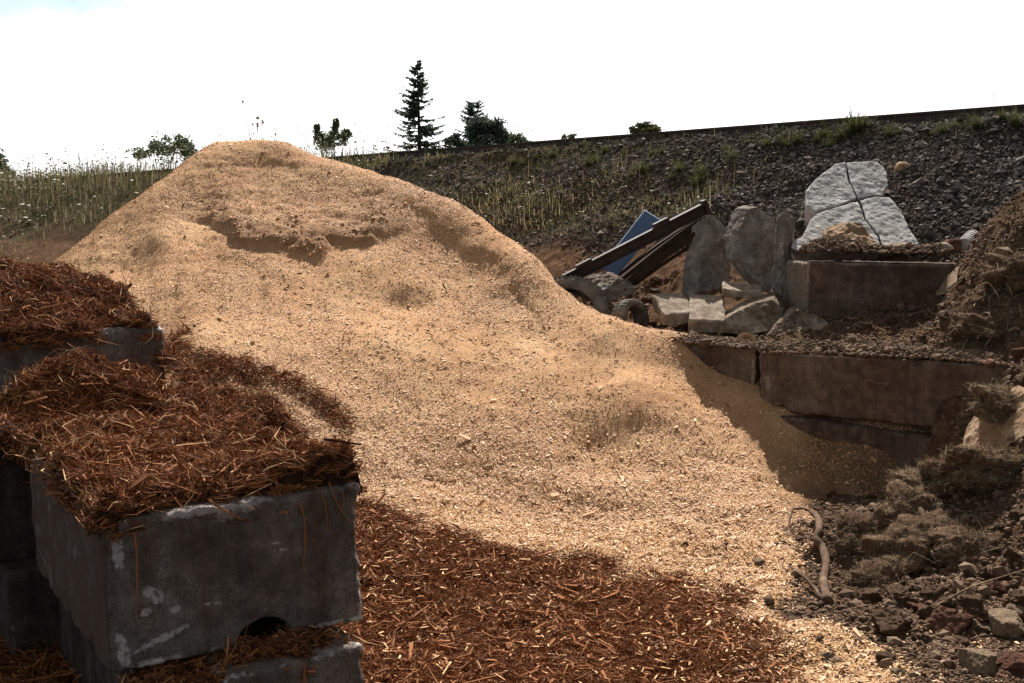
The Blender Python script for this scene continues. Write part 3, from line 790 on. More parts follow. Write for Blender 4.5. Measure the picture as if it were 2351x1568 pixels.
tag(o, 'white-streaked dark concrete block at the left edge, behind the nearest notched block', CB, GW)
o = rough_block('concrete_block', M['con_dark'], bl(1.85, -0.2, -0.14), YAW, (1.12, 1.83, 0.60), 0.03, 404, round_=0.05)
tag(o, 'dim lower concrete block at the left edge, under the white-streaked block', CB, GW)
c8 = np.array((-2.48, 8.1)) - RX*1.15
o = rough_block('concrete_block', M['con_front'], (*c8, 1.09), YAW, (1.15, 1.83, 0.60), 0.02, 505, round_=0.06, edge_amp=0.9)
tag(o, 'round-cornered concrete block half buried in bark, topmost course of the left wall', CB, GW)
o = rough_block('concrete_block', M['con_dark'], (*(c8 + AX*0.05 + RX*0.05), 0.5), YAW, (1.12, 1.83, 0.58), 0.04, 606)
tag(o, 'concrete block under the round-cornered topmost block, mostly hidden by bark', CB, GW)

# right-hand wall
GR_ = 'concrete blocks of the right wall'
def wall_block(uvY0, uvY1, zb, H, depth, name, label, seed, mat='con_brown', res=0.025, **k):
    a = at(*uvY0); b = at(*uvY1)
    d = b[:2] - a[:2]; L = np.linalg.norm(d)
    o = rough_block(name, M[mat], (a[0], a[1], zb), math.atan2(d[1], d[0]), (L, depth, H), res, seed, **k)
    return tag(o, label, CB, GR_)
wall_block((1742, 935, 11.35), (2310, 1010, 9.45), 0.555, 0.60, 0.62, 'concrete_block', 'long brown concrete block with a rounded left end and lower notch, in the right wall', 711, res=0.018, notch=(-0.98, 0.085), round_=0.05, edge_amp=0.6, roll=R(-2.0), patches=((0.05, 0.07, 0.20, 0.012, -0.12), (-1.15, -0.02, 0.04, 0.09, 0.1)), soil=0.5)
wall_block((1500, 900, 12.35), (1730, 920, 11.55), 0.60, 0.585, 0.62, 'concrete_block', 'short concrete block half buried in wood chips at the left end of the right wall', 722, round_=0.04, soil=0.5)
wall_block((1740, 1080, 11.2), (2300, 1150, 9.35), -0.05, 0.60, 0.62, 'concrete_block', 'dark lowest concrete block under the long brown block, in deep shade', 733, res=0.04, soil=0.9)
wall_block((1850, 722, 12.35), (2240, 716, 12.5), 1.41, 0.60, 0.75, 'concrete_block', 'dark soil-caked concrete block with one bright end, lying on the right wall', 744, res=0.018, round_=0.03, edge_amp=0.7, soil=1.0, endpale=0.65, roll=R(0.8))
#---SECTION3---
# ------------------------------------------------------------------ bark mulch
def heap(name, label, orig, s0, s1, t0, t1, zf, n_fib, res=0.03, seed=1, fibre=0.085, over=0.05, size=1.0):
    """Mulch heap over block-frame rectangle; zf(s,t) gives height above orig z (or < 0 outside)."""
    S, T = np.meshgrid(np.arange(s0, s1, res), np.arange(t0, t1, res), indexing='ij')
    X = orig[0] + AX[0]*S + RX[0]*T; Y = orig[1] + AX[1]*S + RX[1]*T
    H = zf(S, T, X, Y)
    H = H + np.where(H > -0.02, 1, 0.3)*(0.042*fbm(X*5, Y*5, seed=seed, octv=4) + 0.026*fbm(X*15, Y*15, seed=seed+5, octv=3))
    Z = orig[2] + H
    idx = grid_faces(*X.shape); idx = idx[(H.ravel()[idx] > -0.075).all(1)]
    used = np.unique(idx); remap = np.full(X.size, -1); remap[used] = np.arange(len(used))
    V = np.stack([X.ravel(), Y.ravel(), Z.ravel()], -1)[used]
    o = make(name, V, [remap[idx][:, ::-1]], M['mulch'], smooth=True)
    gs = np.gradient(H, res, axis=0); gt = np.gradient(H, res, axis=1)
    N = norm(np.stack([-(gs*AX[0]+gt*RX[0]), -(gs*AX[1]+gt*RX[1]), np.ones_like(H)*0.8], -1)).reshape(-1, 3)
    P = np.stack([X.ravel(), Y.ravel(), Z.ravel()], -1)
    w = np.where(H.ravel() > -0.07, 1.0, 0.0)*np.linalg.norm(np.stack([gs, gt, np.ones_like(gs)], -1), axis=-1).ravel().clip(1, 3)
    i = rng.choice(len(P), n_fib, p=w/w.sum())
    Pj = P[i] + np.c_[rng.uniform(-res, res, (n_fib, 2))*0.6, rng.uniform(-0.012, 0.014, n_fib)]
    mb = MB()
    L = fibre*0.55*np.exp(rng.normal(0, 0.6, n_fib)); W = 0.0042*size*np.exp(rng.normal(0, 0.45, n_fib))
    fibres(Pj, N[i], L, W, 0.45, mb, rng.beta(1.4, 1.7, n_fib)*0.93, bend=0.3)
    k = n_fib//45
    i = rng.choice(len(P), k, p=w/w.sum())
    L = 0.07*np.exp(rng.normal(0, 0.4, k)); W = 0.012*size*np.exp(rng.normal(0, 0.3, k))
    slivers(P[i]+N[i]*0.012, N[i], L, W, W*0.3, 0.3, mb=mb, rnd=np.clip(rng.normal(0.42, 0.22, k), 0, 0.92), box=True)
    k = n_fib//160
    i = rng.choice(len(P), k, p=w/w.sum())
    fibres(P[i]+N[i]*0.02, N[i], 0.12*np.exp(rng.normal(0, 0.45, k)), 0.006*np.ones(k), 0.35, mb, np.clip(rng.normal(0.97, 0.04, k), 0, 1), bend=0.35)
    tag(mb.build('bark_shreds', M['shreds'], o), kind='stuff')
    return tag(o, label, 'bark mulch', 'bark mulch heaped on the left wall')
def rect_in(S, T, s0, s1, t0, t1, soft):
    return np.minimum(np.minimum(sstep(s0-soft, s0+soft, S), 1-sstep(s1-soft, s1+soft, S)), np.minimum(sstep(t0-soft, t0+soft, T), 1-sstep(t1-soft, t1+soft, T)))
def zf_front(S, T, X, Y):
    wob = 0.05*fbm(X*4, Y*4, seed=90, octv=3)
    fr = np.interp(T, [-0.1, 0.05, 0.25, 0.55, 0.72, 0.8, 1.2], [-0.03, 0.03, 0.04, 0.05, -0.01, -0.05, -0.06])
    m = np.minimum(rect_in(S+wob, T+wob*0.6, 0.0, 3.2, -0.06, 1.13, 0.045), sstep(fr-0.05, fr+0.06, S+wob))
    h = 0.03 + 0.035*(1+fbm(X*2.2, Y*2.2, seed=91, octv=3)) + 0.12*np.exp(-(((S-0.10)/0.28)**2 + ((T-0.95)/0.26)**2)) + 0.03*np.exp(-(((S-1.0)/0.6)**2 + ((T-0.35)/0.35)**2))
    return m*(h + 0.2) - 0.2
front = heap('bark_mulch', 'thick layer of red-brown shredded bark on top of the nearest notched block', (F0[0], F0[1], 1.16), -0.12, 2.1, -0.14, 1.32, zf_front, 85000, 0.02, 95, 0.075)
def strand(t0, z0, t1, z1, r, sag, s_=-0.022):
    mb = MB(); k = np.linspace(0, 1, 14)[:, None]
    p = bl(s_+0.05, t0, z0+0.02)*(1-k)**4 + (bl(s_, t0, z0)*(1-k) + bl(s_, t1, z1)*k)*(1-(1-k)**4)
    p = p + np.c_[RX[0]*np.sin(k[:, 0]*5)*sag, RX[1]*np.sin(k[:, 0]*5)*sag, 0*k[:, 0]] - np.c_[AX[0]*np.abs(np.sin(k[:, 0]*7))*0.012, AX[1]*np.abs(np.sin(k[:, 0]*7))*0.012, 0*k[:, 0]]
    tube(mb, p, np.linspace(r, r*0.4, 14), 5, 0.6); mb.build('bark_strand', M['shreds'], front)
strand(0.79, 1.15, 0.84, 0.80, 0.0055, 0.02); strand(0.90, 1.17, 0.95, 0.98, 0.004, 0.012); strand(0.97, 1.18, 1.06, 0.96, 0.004, -0.015); strand(0.40, 1.17, 0.56, 1.08, 0.006, 0.006); strand(0.05, 1.12, 0.07, 0.72, 0.006, 0.012); strand(1.0, 1.16, 1.01, 1.03, 0.003, 0.02)
o_mid = np.array((-2.76, 7.25))
def zf_mid(S, T, X, Y):
    r = np.hypot(S/0.46, T/0.58)*(1+0.18*fbm(X*3, Y*3, seed=96, octv=3))
    return 0.40*np.clip(1-r**1.7, -0.5, 1) + 0.05*fbm(X*4, Y*4, seed=97, octv=3)
heap('bark_mulch', 'tall shaggy clump of shredded bark standing before the round-cornered block', (*o_mid, 1.14), -0.75, 0.7, -0.8, 0.95, zf_mid, 32000, 0.025, 98, 0.085)
o_side = np.array((-2.15, 7.45))
def zf_side(S, T, X, Y):
    m = rect_in(S, T, -0.6, 0.85, -0.15, 0.62, 0.2)
    return m*(0.05 + 0.05*fbm(X*3, Y*3, seed=99, octv=3) + 0.2) - 0.2
heap('bark_mulch', 'flat drift of shredded bark between the shaggy clump and the wood chips', (*o_side, 1.12), -0.8, 1.1, -0.4, 0.95, zf_side, 20000, 0.03, 100, 0.085)
def zf_back(S, T, X, Y):
    m = rect_in(S+0.06*fbm(X*4, Y*4, seed=102, octv=3)+0.10*(1-sstep(0.5, 0.85, T)), T, 0.02, 2.3, -0.2, 1.12, 0.07)
    h = 0.05 + 0.30*sstep(0.1, 1.1, S)*(1-0.55*sstep(0.5, 1.1, T)) + 0.05*(1+fbm(X*2.5, Y*2.5, seed=103, octv=3))
    return m*(h+0.22) - 0.22
heap('bark_mulch', 'dark bark heap covering the round-cornered block at the left edge', (*c8, 1.66), -0.15, 2.5, -0.5, 1.5, zf_back, 40000, 0.03, 104, 0.09)
def zf_edge(S, T, X, Y):
    m = rect_in(S + 0.06*fbm(X*4, Y*4, seed=145, octv=3), T, 0.0, 1.5, -0.02, 1.0, 0.06)
    return m*(0.05 + 0.05*(1+fbm(X*3, Y*3, seed=146, octv=3)) + 0.2) - 0.2
e0 = F0 + AX*2.12 + RX*(-0.32)
heap('bark_mulch', 'bark sheet over the white-streaked dark block at the left edge', (e0[0], e0[1], 1.10), -0.1, 1.6, -0.1, 1.1, zf_edge, 16000, 0.025, 147, 0.08)
def zf_spill(S, T, X, Y):
    m = rect_in(S, T, -0.2, 1.3, -0.1, 0.28, 0.18)
    return np.where(m > 0.45, np.maximum(0.52 - 0.95*(T+0.12) - 0.35*np.maximum(0.3-S, 0), -0.05) + 0.03*fbm(X*4, Y*4, seed=106, octv=3), -0.5)
heap('bark_mulch', 'bark sliding off the right side of the round-cornered block onto the chips', (-2.52, 8.25, 1.15), -0.5, 1.6, -0.35, 0.6, zf_spill, 7000, 0.03, 107, 0.085)

def zf_ledge(S, T, X, Y):
    m = rect_in(S, T, -0.20 + 0.05*fbm(X*5, Y*5, seed=140, octv=2), 0.12, 0.02, 1.04, 0.05)
    return m*(0.0 + 0.018*(1+fbm(X*4, Y*4, seed=141, octv=3)) + 0.15) - 0.15
heap('bark_mulch', 'thin bark layer on the ledge under the forklift notch of the nearest block', (F0[0], F0[1], 0.465), -0.3, 0.2, -0.05, 1.2, zf_ledge, 7000, 0.02, 142, 0.06)

# shreds strewn on the ground and over the chips
mb = MB()
def strew(n, xr, yr, dens, L0=0.075, W0=0.006):
    x = rng.uniform(*xr, n*3); y = rng.uniform(*yr, n*3)
    z = surf_z(x, y)
    ok = frustum_ok(x, y, z, 120) & (rng.random(n*3) < dens(x, y))
    i = np.nonzero(ok)[0][:n]; n = len(i)
    P = np.stack([x[i], y[i], z[i] + rng.uniform(-0.004, 0.012, n)], -1)
    N = norm(np.c_[rng.normal(0, 0.15, (n, 2)), np.ones(n)])
    inp = (P[:, 1] > 9.0)
    N[inp] = PF.normal(PZ, P[inp, 0], P[inp, 1])
    return P, N
gd = lambda x, y: ground_masks(x, y)[0]
P, N = strew(150000, (-1.6, 1.6), (5.2, 9.8), lambda x, y: np.clip(gd(x, y)*0.95*(0.6+0.6*fbm(x*1.5, y*1.5, seed=111, octv=3)+0.3) + 0.018, 0, 1))
n = len(P)
fibres(P, N, 0.036*np.exp(rng.normal(0, 0.6, n)), 0.0036*np.exp(rng.normal(0, 0.5, n)), 0.34, mb, rng.beta(1.6, 1.5, n)*0.94, bend=0.3)
P, N = strew(1800, (-1.6, 1.75), (5.2, 9.6), lambda x, y: np.clip(gd(x, y)+0.012, 0, 1)); n = len(P)
W = 0.013*np.exp(rng.normal(0, 0.4, n))
slivers(P+N*0.01, N, 0.07*np.exp(rng.normal(0, 0.45, n)), W*0.9, W*0.3, 0.25, mb=mb, rnd=np.clip(rng.normal(0.42, 0.22, n), 0, 0.92), box=True)
P, N = strew(900, (-1.6, 1.5), (5.2, 9.5), lambda x, y: np.clip(gd(x, y), 0, 1)); n = len(P)
slivers(P+N*0.012, N, 0.04*np.exp(rng.normal(0, 0.4, n)), 0.012*np.ones(n), 0.004*np.ones(n), 0.25, mb=mb, rnd=np.clip(rng.normal(0.97, 0.05, n), 0, 1), box=True)
P, N = strew(9000, (-4.5, -2.0), (5.2, 8.5), lambda x, y: np.clip(gd(x, y), 0, 1)); n = len(P)
fibres(P, N, 0.10*np.exp(rng.normal(0, 0.5, n)), 0.008*np.exp(rng.normal(0, 0.4, n)), 0.3, mb, rng.beta(1.7, 1.5, n)*0.95, bend=0.2)
sd = lambda x, y: np.where((y > 8.6) & (x > -7) & (x < 4.2), np.clip(PF.sample(spill, x, y)*1.1 - 0.05, 0, 1), 0)
P, N = strew(12000, (-3.6, -0.6), (9.0, 13.0), sd); n = len(P)
fibres(P, N, 0.075*np.exp(rng.normal(0, 0.5, n)), 0.008*np.exp(rng.normal(0, 0.4, n)), 0.4, mb, rng.beta(1.7, 1.7, n)*0.93, bend=0.2, lift=0.01)
P, N = strew(1800, (-4, 2.2), (9.0, 15.5), lambda x, y: 0.4 + 0*x); n = len(P)
fibres(P, N, 0.05*np.exp(rng.normal(0, 0.6, n)), 0.008*np.exp(rng.normal(0, 0.4, n)), 0.3, mb, rng.beta(1.5, 2.2, n), bend=0.2)
tag(mb.build('strewn_bark', M['shreds'], base=(0, 7, 0)), 'red-brown bark shreds strewn over the yard floor in front of the chips', 'bark mulch', kind='stuff')

# chips strewn on the flat ground
mb = MB()
cd = lambda x, y: np.where(y > 9.1, (0.9 - 0.9*sstep(9.2, 11.6, y + 0.3*fbm(x, y, seed=112, octv=2)))*(1-sstep(1.9, 2.6, x)), np.clip(ground_masks(x, y)[1]*0.9 + 0.03, 0, 1))
P, N = strew(105000, (-2.2, 3.0), (5.2, 11.6), cd); n = len(P)
s = np.exp(rng.normal(0, 0.42, n))
slivers(P, N, 0.0145*s, 0.0058*s, 0.003*s, 0.28, mb=mb, rnd=np.clip(rng.beta(2.0, 1.6, n), 0, 1))
P, N = strew(6500, (-2.2, 3.0), (5.2, 11.6), cd); n = len(P)
s = np.exp(rng.normal(0, 0.38, n))
slivers(P, N, 0.023*s, 0.009*s, 0.003*s, 0.3, mb=mb, rnd=np.clip(rng.beta(2.4, 1.4, n), 0, 1), box=True)
tag(mb.build('strewn_chips', M['chips'], base=(0.5, 7, 0)), 'pale wood chips strewn over the yard floor between bark and soil', 'wood chips', kind='stuff')

# crumbs of soil on the bank, on the terrace and on the yard floor
mb = MB()
def crumbs(n, xr, yr, size, dens, sg=0.5):
    x = rng.uniform(*xr, n*3); y = rng.uniform(*yr, n*3); z = surf_z(x, y)
    ok = frustum_ok(x, y, z, 60) & (rng.random(n*3) < dens(x, y))
    i = np.nonzero(ok)[0][:n]; n = len(i)
    S = size*np.exp(rng.normal(0, sg, n))
    octa(np.stack([x[i], y[i], z[i] + S*0.2], -1), S, mb, np.clip(rng.beta(1.6, 1.6, n), 0, 1), round_=True)
soil = lambda x, y: np.clip(1 - ground_masks(x, y)[0] - ground_masks(x, y)[1]*0.92, 0, 1)*(surf_z(x, y) > np.where((x > PF.xs[0]) & (y > 8), PF.sample(PZ, x, y) + 0.0, -9))
crumbs(26000, (1.2, 4.3), (5.3, 9.6), 0.0075, soil)
crumbs(2600, (1.5, 4.3), (5.3, 9.6), 0.017, lambda x, y: soil(x, y)*sstep(-.1, .6, fbm(x*2, y*2, seed=119, octv=3)))
crumbs(9000, (2.6, 6.5), (8.8, 12.6), 0.010, soil)
terr = lambda x, y: sstep(-.2, .7, fbm(x*1.8, y*1.8, seed=118, octv=3))*sstep(9.7, 10.0, emb_e(x, y))*(1-sstep(12.4, 12.7, emb_e(x, y)))
crumbs(12000, (0.5, 5.5), (9.2, 17), 0.012, terr)
crumbs(700, (0.5, 5.5), (9.2, 17), 0.028, terr)
tag(mb.build('soil_crumbs', M['crumbs'], base=(3, 9, 0)), 'loose brown soil crumbs over the bank and behind the right wall', 'soil', kind='stuff')

# ------------------------------------------------------------------ railway embankment: ballast, rail
mb = MB()
n = 520000
x = rng.uniform(-9, 10, n); y = rng.uniform(11.5, 34, n); e = emb_e(x, y)
z = ground_z(x, y)
bm = ground_masks(x, y)[2]*(0.35+0.65*sstep(-0.5, 0.4, fbm(x*0.5, y*0.5, seed=121, octv=3)+0.25*(x-1)))
ok = frustum_ok(x, y, z, 40) & (e > 12.4) & (e < 16.0) & (rng.random(n) < bm)
i = np.nonzero(ok)[0][:200000]; k = len(i)
S = 0.0185*np.exp(rng.normal(0, 0.5, k))
octa(np.stack([x[i], y[i], z[i]+S*0.3], -1), S, mb, np.clip(rng.beta(1.5, 1.7, k), 0, 0.94) + 0.06*(rng.random(k) > 0.985))
tag(mb.build('ballast', M['ballast'], base=(5, 15, 2)), 'dark crushed-rock ballast covering the railway embankment', 'ballast', kind='stuff')

rail_dir = np.array((-EN[1], EN[0])); rail_dir /= np.linalg.norm(rail_dir)
def rail_pt(t, off=0.0, z=4.1): p = np.array((3.84, 19.1))*15.78/emb_e(3.84, 19.1) + rail_dir*t + EN*off; return np.array((p[0], p[1], z))
def sweep(mb, prof, p0, p1, upv=(0, 0, 1), rnd=0.5):
    p0 = np.asarray(p0, float); p1 = np.asarray(p1, float)
    T = norm(p1-p0); U = np.asarray(upv, float); S = norm(np.cross(T, U)); U = np.cross(S, T)
    prof = np.asarray(prof, float); n = len(prof)
    V = np.concatenate([p0 + prof[:, :1]*S + prof[:, 1:]*U, p1 + prof[:, :1]*S + prof[:, 1:]*U])
    i = np.arange(n); j = np.roll(i, -1)
    mb.add(V, [np.stack([i, j, j+n, i+n], -1), i[::-1], i+n], rnd)
RAILP = [(-0.075, 0), (0.075, 0), (0.075, 0.012), (0.012, 0.03), (0.010, 0.125), (0.037, 0.135), (0.037, 0.17), (-0.037, 0.17), (-0.037, 0.135), (-0.010, 0.125), (-0.012, 0.03), (-0.075, 0.012)]
mb = MB(); sweep(mb, RAILP, rail_pt(-14, 0, 3.87), rail_pt(70, 0, 3.87))
rail = tag(mb.build('railway_rail', M['rust']), 'long dark steel rail running along the top of the embankment', 'rail')
for t in (-3.9, 1.6, 9.5):
    mb = MB()
    sweep(mb, [(-0.045, 0.03), (-0.012, 0.03), (-0.012, 0.13), (-0.045, 0.12)], rail_pt(t, 0, 3.87), rail_pt(t+0.75, 0, 3.87))
    sweep(mb, [(0.012, 0.03), (0.045, 0.03), (0.045, 0.12), (0.012, 0.13)], rail_pt(t, 0, 3.87), rail_pt(t+0.75, 0, 3.87))
    mb.build('joint_bar', M['rust'], rail)

# ------------------------------------------------------------------ broken concrete and stones
def roughen(bm, maxlen, amp, scale, seed, rounds=7):
    for _ in range(rounds):
        bmesh.ops.triangulate(bm, faces=[f for f in bm.faces if len(f.verts) > 3])
        ed = [e for e in bm.edges if e.calc_length() > maxlen]
        if not ed: break
        bmesh.ops.subdivide_edges(bm, edges=ed, cuts=1)
    bmesh.ops.triangulate(bm, faces=bm.faces[:])
    bm.normal_update()
def chunk(name, mat, front, back, label, cat, group=None, parent=None, seed=1, amp=0.012, res=0.035, rnd_=0.02, pale=0.6, soil=0.0, shrink=1.0):
    """Solid with the outline `front` (world points) pushed to `back` offset, then worn and pitted."""
    bm = bmesh.new()
    fr = [bm.verts.new(Vector(p)) for p in front]
    c = sum((Vector(p) for p in front), Vector())/len(front)
    bk = [bm.verts.new(Vector(c) + (Vector(p)-c)*shrink + Vector(back)) for p in front]
    n = len(fr)
    bm.faces.new(fr); bm.faces.new(bk[::-1])
    for i in range(n): bm.faces.new((fr[(i+1) % n], fr[i], bk[i], bk[(i+1) % n]))
    bmesh.ops.recalc_face_normals(bm, faces=bm.faces[:])
    if rnd_ > 0:
        bmesh.ops.bevel(bm, geom=bm.edges[:], offset=rnd_, segments=2, affect='EDGES', profile=0.6, clamp_overlap=True)
    rim = set(v.index for v in bm.verts)
    roughen(bm, res, amp, 1, seed)
    V = np.array([v.co[:] for v in bm.verts]); N = np.array([v.normal[:] for v in bm.verts])
    F = np.array([[v.index for v in f.verts] for f in bm.faces]) if bm.verts.index_update() is None else None
    # how sharp each vertex is
    sharp = np.zeros(len(V))
    for e in bm.edges:
        if len(e.link_faces) == 2:
            a = e.link_faces[0].normal.angle(e.link_faces[1].normal, 0)
            if a > 0.25:
                for v in e.verts: sharp[v.index] = 1
    bm.free()
    d = amp*fbm(V[:, 0]*6, V[:, 1]*6, V[:, 2]*6, seed, 4) + amp*0.5*fbm(V[:, 0]*22, V[:, 1]*22, V[:, 2]*22, seed+3, 3) - 0.9*amp*sharp*np.maximum(0, fbm(V[:, 0]*9, V[:, 1]*9, V[:, 2]*9, seed+7, 3))
    V = V + N*d[:, None]
    cols = np.zeros((len(V), 4)); cols[:, 0] = pale*sharp
    cols[:, 2] = soil*sstep(-0.3, 0.6, fbm(V[:, 0]*3, V[:, 1]*3, V[:, 2]*3, seed+5, 3) + N[:, 2]*0.6)
    o = make(name, V, [F], M[mat], parent, cols=cols, smooth=False)
    if label: tag(o, label, cat, group)
    return o
def c3p(*pts): return [c3(*p) for p in pts]
def vec(a, b): return np.asarray(b) - np.asarray(a)
RB = 'broken concrete behind the right wall'
# white boulder of four cracked pieces, leaning back on the embankment
wY = lambda d: 13.25 + (470-d)*0.0035
def wp(*pts): return [c3(c, d, wY(d)) for c, d in pts]
wb = empty('cracked_boulder', c3(1580, 470, 13.7))
tag(wb, 'large white concrete boulder split by a T-shaped crack, leaning on the ballast slope', 'concrete boulder')
bkv = (0.08, 0.42, -0.26)
kw = dict(parent=wb, amp=0.007, res=0.025, rnd_=0.016, pale=0.6, shrink=0.93)
chunk('fragment', 'con_white', wp((1350, 190), (1380, 150), (1480, 66), (1532, 60), (1542, 130), (1582, 224), (1482, 262), (1396, 285), (1350, 255)), bkv, None, None, seed=801, **kw)
chunk('fragment', 'con_white', wp((1537, 60), (1620, 52), (1680, 55), (1720, 100), (1726, 165), (1700, 208), (1640, 212), (1588, 224), (1548, 130)), bkv, None, None, seed=802, **kw)
chunk('fragment', 'con_white', wp((1278, 448), (1290, 420), (1330, 400), (1370, 320), (1400, 292), (1490, 266), (1588, 236), (1618, 320), (1680, 400), (1698, 462), (1500, 466), (1300, 462)), bkv, None, None, seed=803, **kw)
chunk('fragment', 'con_white', wp((1598, 234), (1660, 215), (1735, 220), (1790, 290), (1822, 360), (1885, 450), (1706, 463), (1688, 400), (1626, 318)), bkv, None, None, seed=804, **kw)
chunk('boulder', 'boulder', c3p((1420, 440, 12.7), (1425, 385, 12.9), (1530, 345, 13.0), (1600, 338, 13.0), (1640, 370, 12.9), (1690, 450, 12.7), (1560, 475, 12.6)), (0.03, 0.45, 0.03), 'brown angular boulder lying in front of the white cracked concrete', 'boulder', seed=811, amp=0.03, rnd_=0.05, shrink=0.7)
# upright slabs
ku = dict(rnd_=0.005, amp=0.008, res=0.025)
chunk('concrete_slab', 'con_grey', c3p((905, 299, 13.9), (938, 303, 13.95), (1000, 384, 13.9), (1005, 470, 13.85), (1003, 585, 13.75), (985, 632, 13.7), (850, 657, 13.55), (872, 470, 13.7)), (-0.19, 0.10, -0.14), 'grey upright concrete slab with a pointed top beside the steel beam', 'concrete slab', RB, seed=821, soil=0.35, **ku)
chunk('concrete_slab', 'con_grey', c3p((1085, 276, 13.75), (1128, 265, 13.8), (1207, 322, 13.75), (1217, 430, 13.6), (1203, 560, 13.4), (1190, 664, 13.3), (1112, 592, 13.35), (1045, 505, 13.4), (1028, 405, 13.55)), (-0.12, 0.20, 0.02), 'dark-faced broken concrete slab with a pale left rim, between two upright slabs', 'concrete slab', RB, seed=822, soil=0.5, **ku)
chunk('concrete_slab', 'con_grey', c3p((1192, 640, 13.05), (1200, 520, 13.15), (1208, 420, 13.2), (1215, 318, 13.3), (1250, 278, 13.35), (1262, 330, 13.3), (1240, 430, 13.2), (1252, 520, 13.1), (1262, 715, 13.0), (1215, 700, 13.0)), (0.17, 0.26, -0.10), 'narrow rough concrete slab on edge, touching the bright end of the soil-caked block', 'concrete slab', RB, seed=823, soil=0.3, rnd_=0.012, amp=0.016, res=0.03)
# flat pieces in front
tag(rough_block('concrete_slab', M['con_tan'], c3(692, 812, 12.72), R(7), (0.36, 0.55, 0.15), 0.02, 831, pitch=R(21), roll=R(-4), round_=0.012, edge_amp=2.5, bulge=0.012, soil=0.2), 'flat tan concrete slab nearest the small tyre', 'concrete slab', RB)
sp_ = tag(rough_block('concrete_slab', M['con_tan'], c3(808, 842, 12.58), R(-9), (0.40, 0.66, 0.17), 0.02, 832, pitch=R(22), roll=R(3), round_=0.012, edge_amp=2.5, bulge=0.012), 'tan stepped concrete piece with a sunlit flat top', 'concrete slab', RB)
rough_block('step', M['con_tan'], c3(822, 792, 12.72), R(-9), (0.20, 0.52, 0.07), 0.02, 838, pitch=R(22), roll=R(3), round_=0.012, edge_amp=2.5, bulge=0.01).parent = sp_
bpy.data.objects['step'].location = Vector(BASE['step']) - Vector(BASE[sp_.name])
chunk('concrete_slab', 'con_tan', c3p((940, 808, 12.45), (990, 770, 12.5), (1040, 740, 12.55), (1110, 706, 12.6), (1200, 690, 12.6), (1252, 745, 12.5), (1190, 830, 12.35), (1080, 852, 12.35), (930, 838, 12.4)), (0.12, 0.4, 0.06), 'soil-covered concrete lump to the right of the stepped tan piece', 'concrete slab', RB, seed=833, soil=1.0, amp=0.014, rnd_=0.01)
tag(rough_block('concrete_slab', M['con_tan'], c3(962, 678, 12.95), R(-8), (0.48, 0.32, 0.10), 0.02, 834, pitch=R(14), roll=R(4), round_=0.02, edge_amp=2.5, bulge=0.02), 'small loose concrete chunk lying on top of the stepped tan piece', 'concrete slab', RB)
chunk('rock', 'con_tan', c3p((1165, 858, 12.2), (1195, 830, 12.2), (1240, 780, 12.25), (1282, 735, 12.3), (1330, 742, 12.3), (1420, 770, 12.2), (1470, 812, 12.1), (1300, 860, 12.0)), (0.05, 0.35, 0.0), 'triangular brown stone wedged under the soil-caked block', 'rock', seed=835, soil=0.8, amp=0.02)
chunk('concrete_slab', 'con_grey', c3p((440, 665, 13.45), (540, 632, 13.4), (570, 628, 13.4), (568, 660, 13.35), (470, 690, 13.4), (380, 665, 13.5), (330, 620, 13.7)), vec(c3(440, 665, 13.45), c3(330, 590, 14.1)), 'dirt-covered concrete slab lying between the big tyre and the steel beam', 'concrete slab', RB, seed=836, soil=0.9, amp=0.02)
# pieces on top of the soil-caked block
chunk('stone', 'con_tan', c3p((1745, 462, 12.7), (1760, 440, 12.75), (1830, 432, 12.8), (1885, 450, 12.75), (1900, 468, 12.7)), (0, 0.2, 0.02), 'flat brown stone on the soil-caked block beside the white boulder', 'stone', seed=841, soil=0.6)
chunk('stone', 'con_tan', c3p((1930, 462, 12.6), (1945, 440, 12.65), (2005, 432, 12.65), (2035, 455, 12.6), (2000, 468, 12.6)), (0, 0.15, 0.02), 'low tan stone next to the reddish brick piece', 'stone', seed=842)
chunk('broken_brick', 'red_rock', c3p((1998, 430, 12.7), (2010, 412, 12.72), (2062, 410, 12.7), (2068, 462, 12.6), (2030, 468, 12.6), (2000, 440, 12.65)), (0, 0.14, 0.0), 'reddish brick piece left of the pale ribbed pipe end', 'brick', seed=843, rnd_=0.008, amp=0.006)
mb = MB(); a, b = c3(2078, 440, 12.7), c3(2118, 402, 12.95); tube(mb, [a, a*0.5+b*0.5, b], 0.085, 20)
for k in range(5):
    q = a + (b-a)*(0.12+0.19*k); tube(mb, [q, q + (b-a)*0.05], 0.092, 20)
tag(mb.build('pipe_end', M['con_white']), 'short pale ribbed pipe end lying beside the right earth bank', 'pipe')
p = on_uv(2077, 391)
chunk('stone', 'boulder', [p + np.array(q) for q in ((-0.11, 0, -0.02), (-0.09, 0, 0.05), (-0.02, 0, 0.09), (0.06, 0, 0.08), (0.12, 0, 0.02), (0.08, 0, -0.03))], (0, 0.12, 0.04), 'single tan stone lying on the dark ballast slope right of the white boulder', 'stone', seed=844, rnd_=0.02)

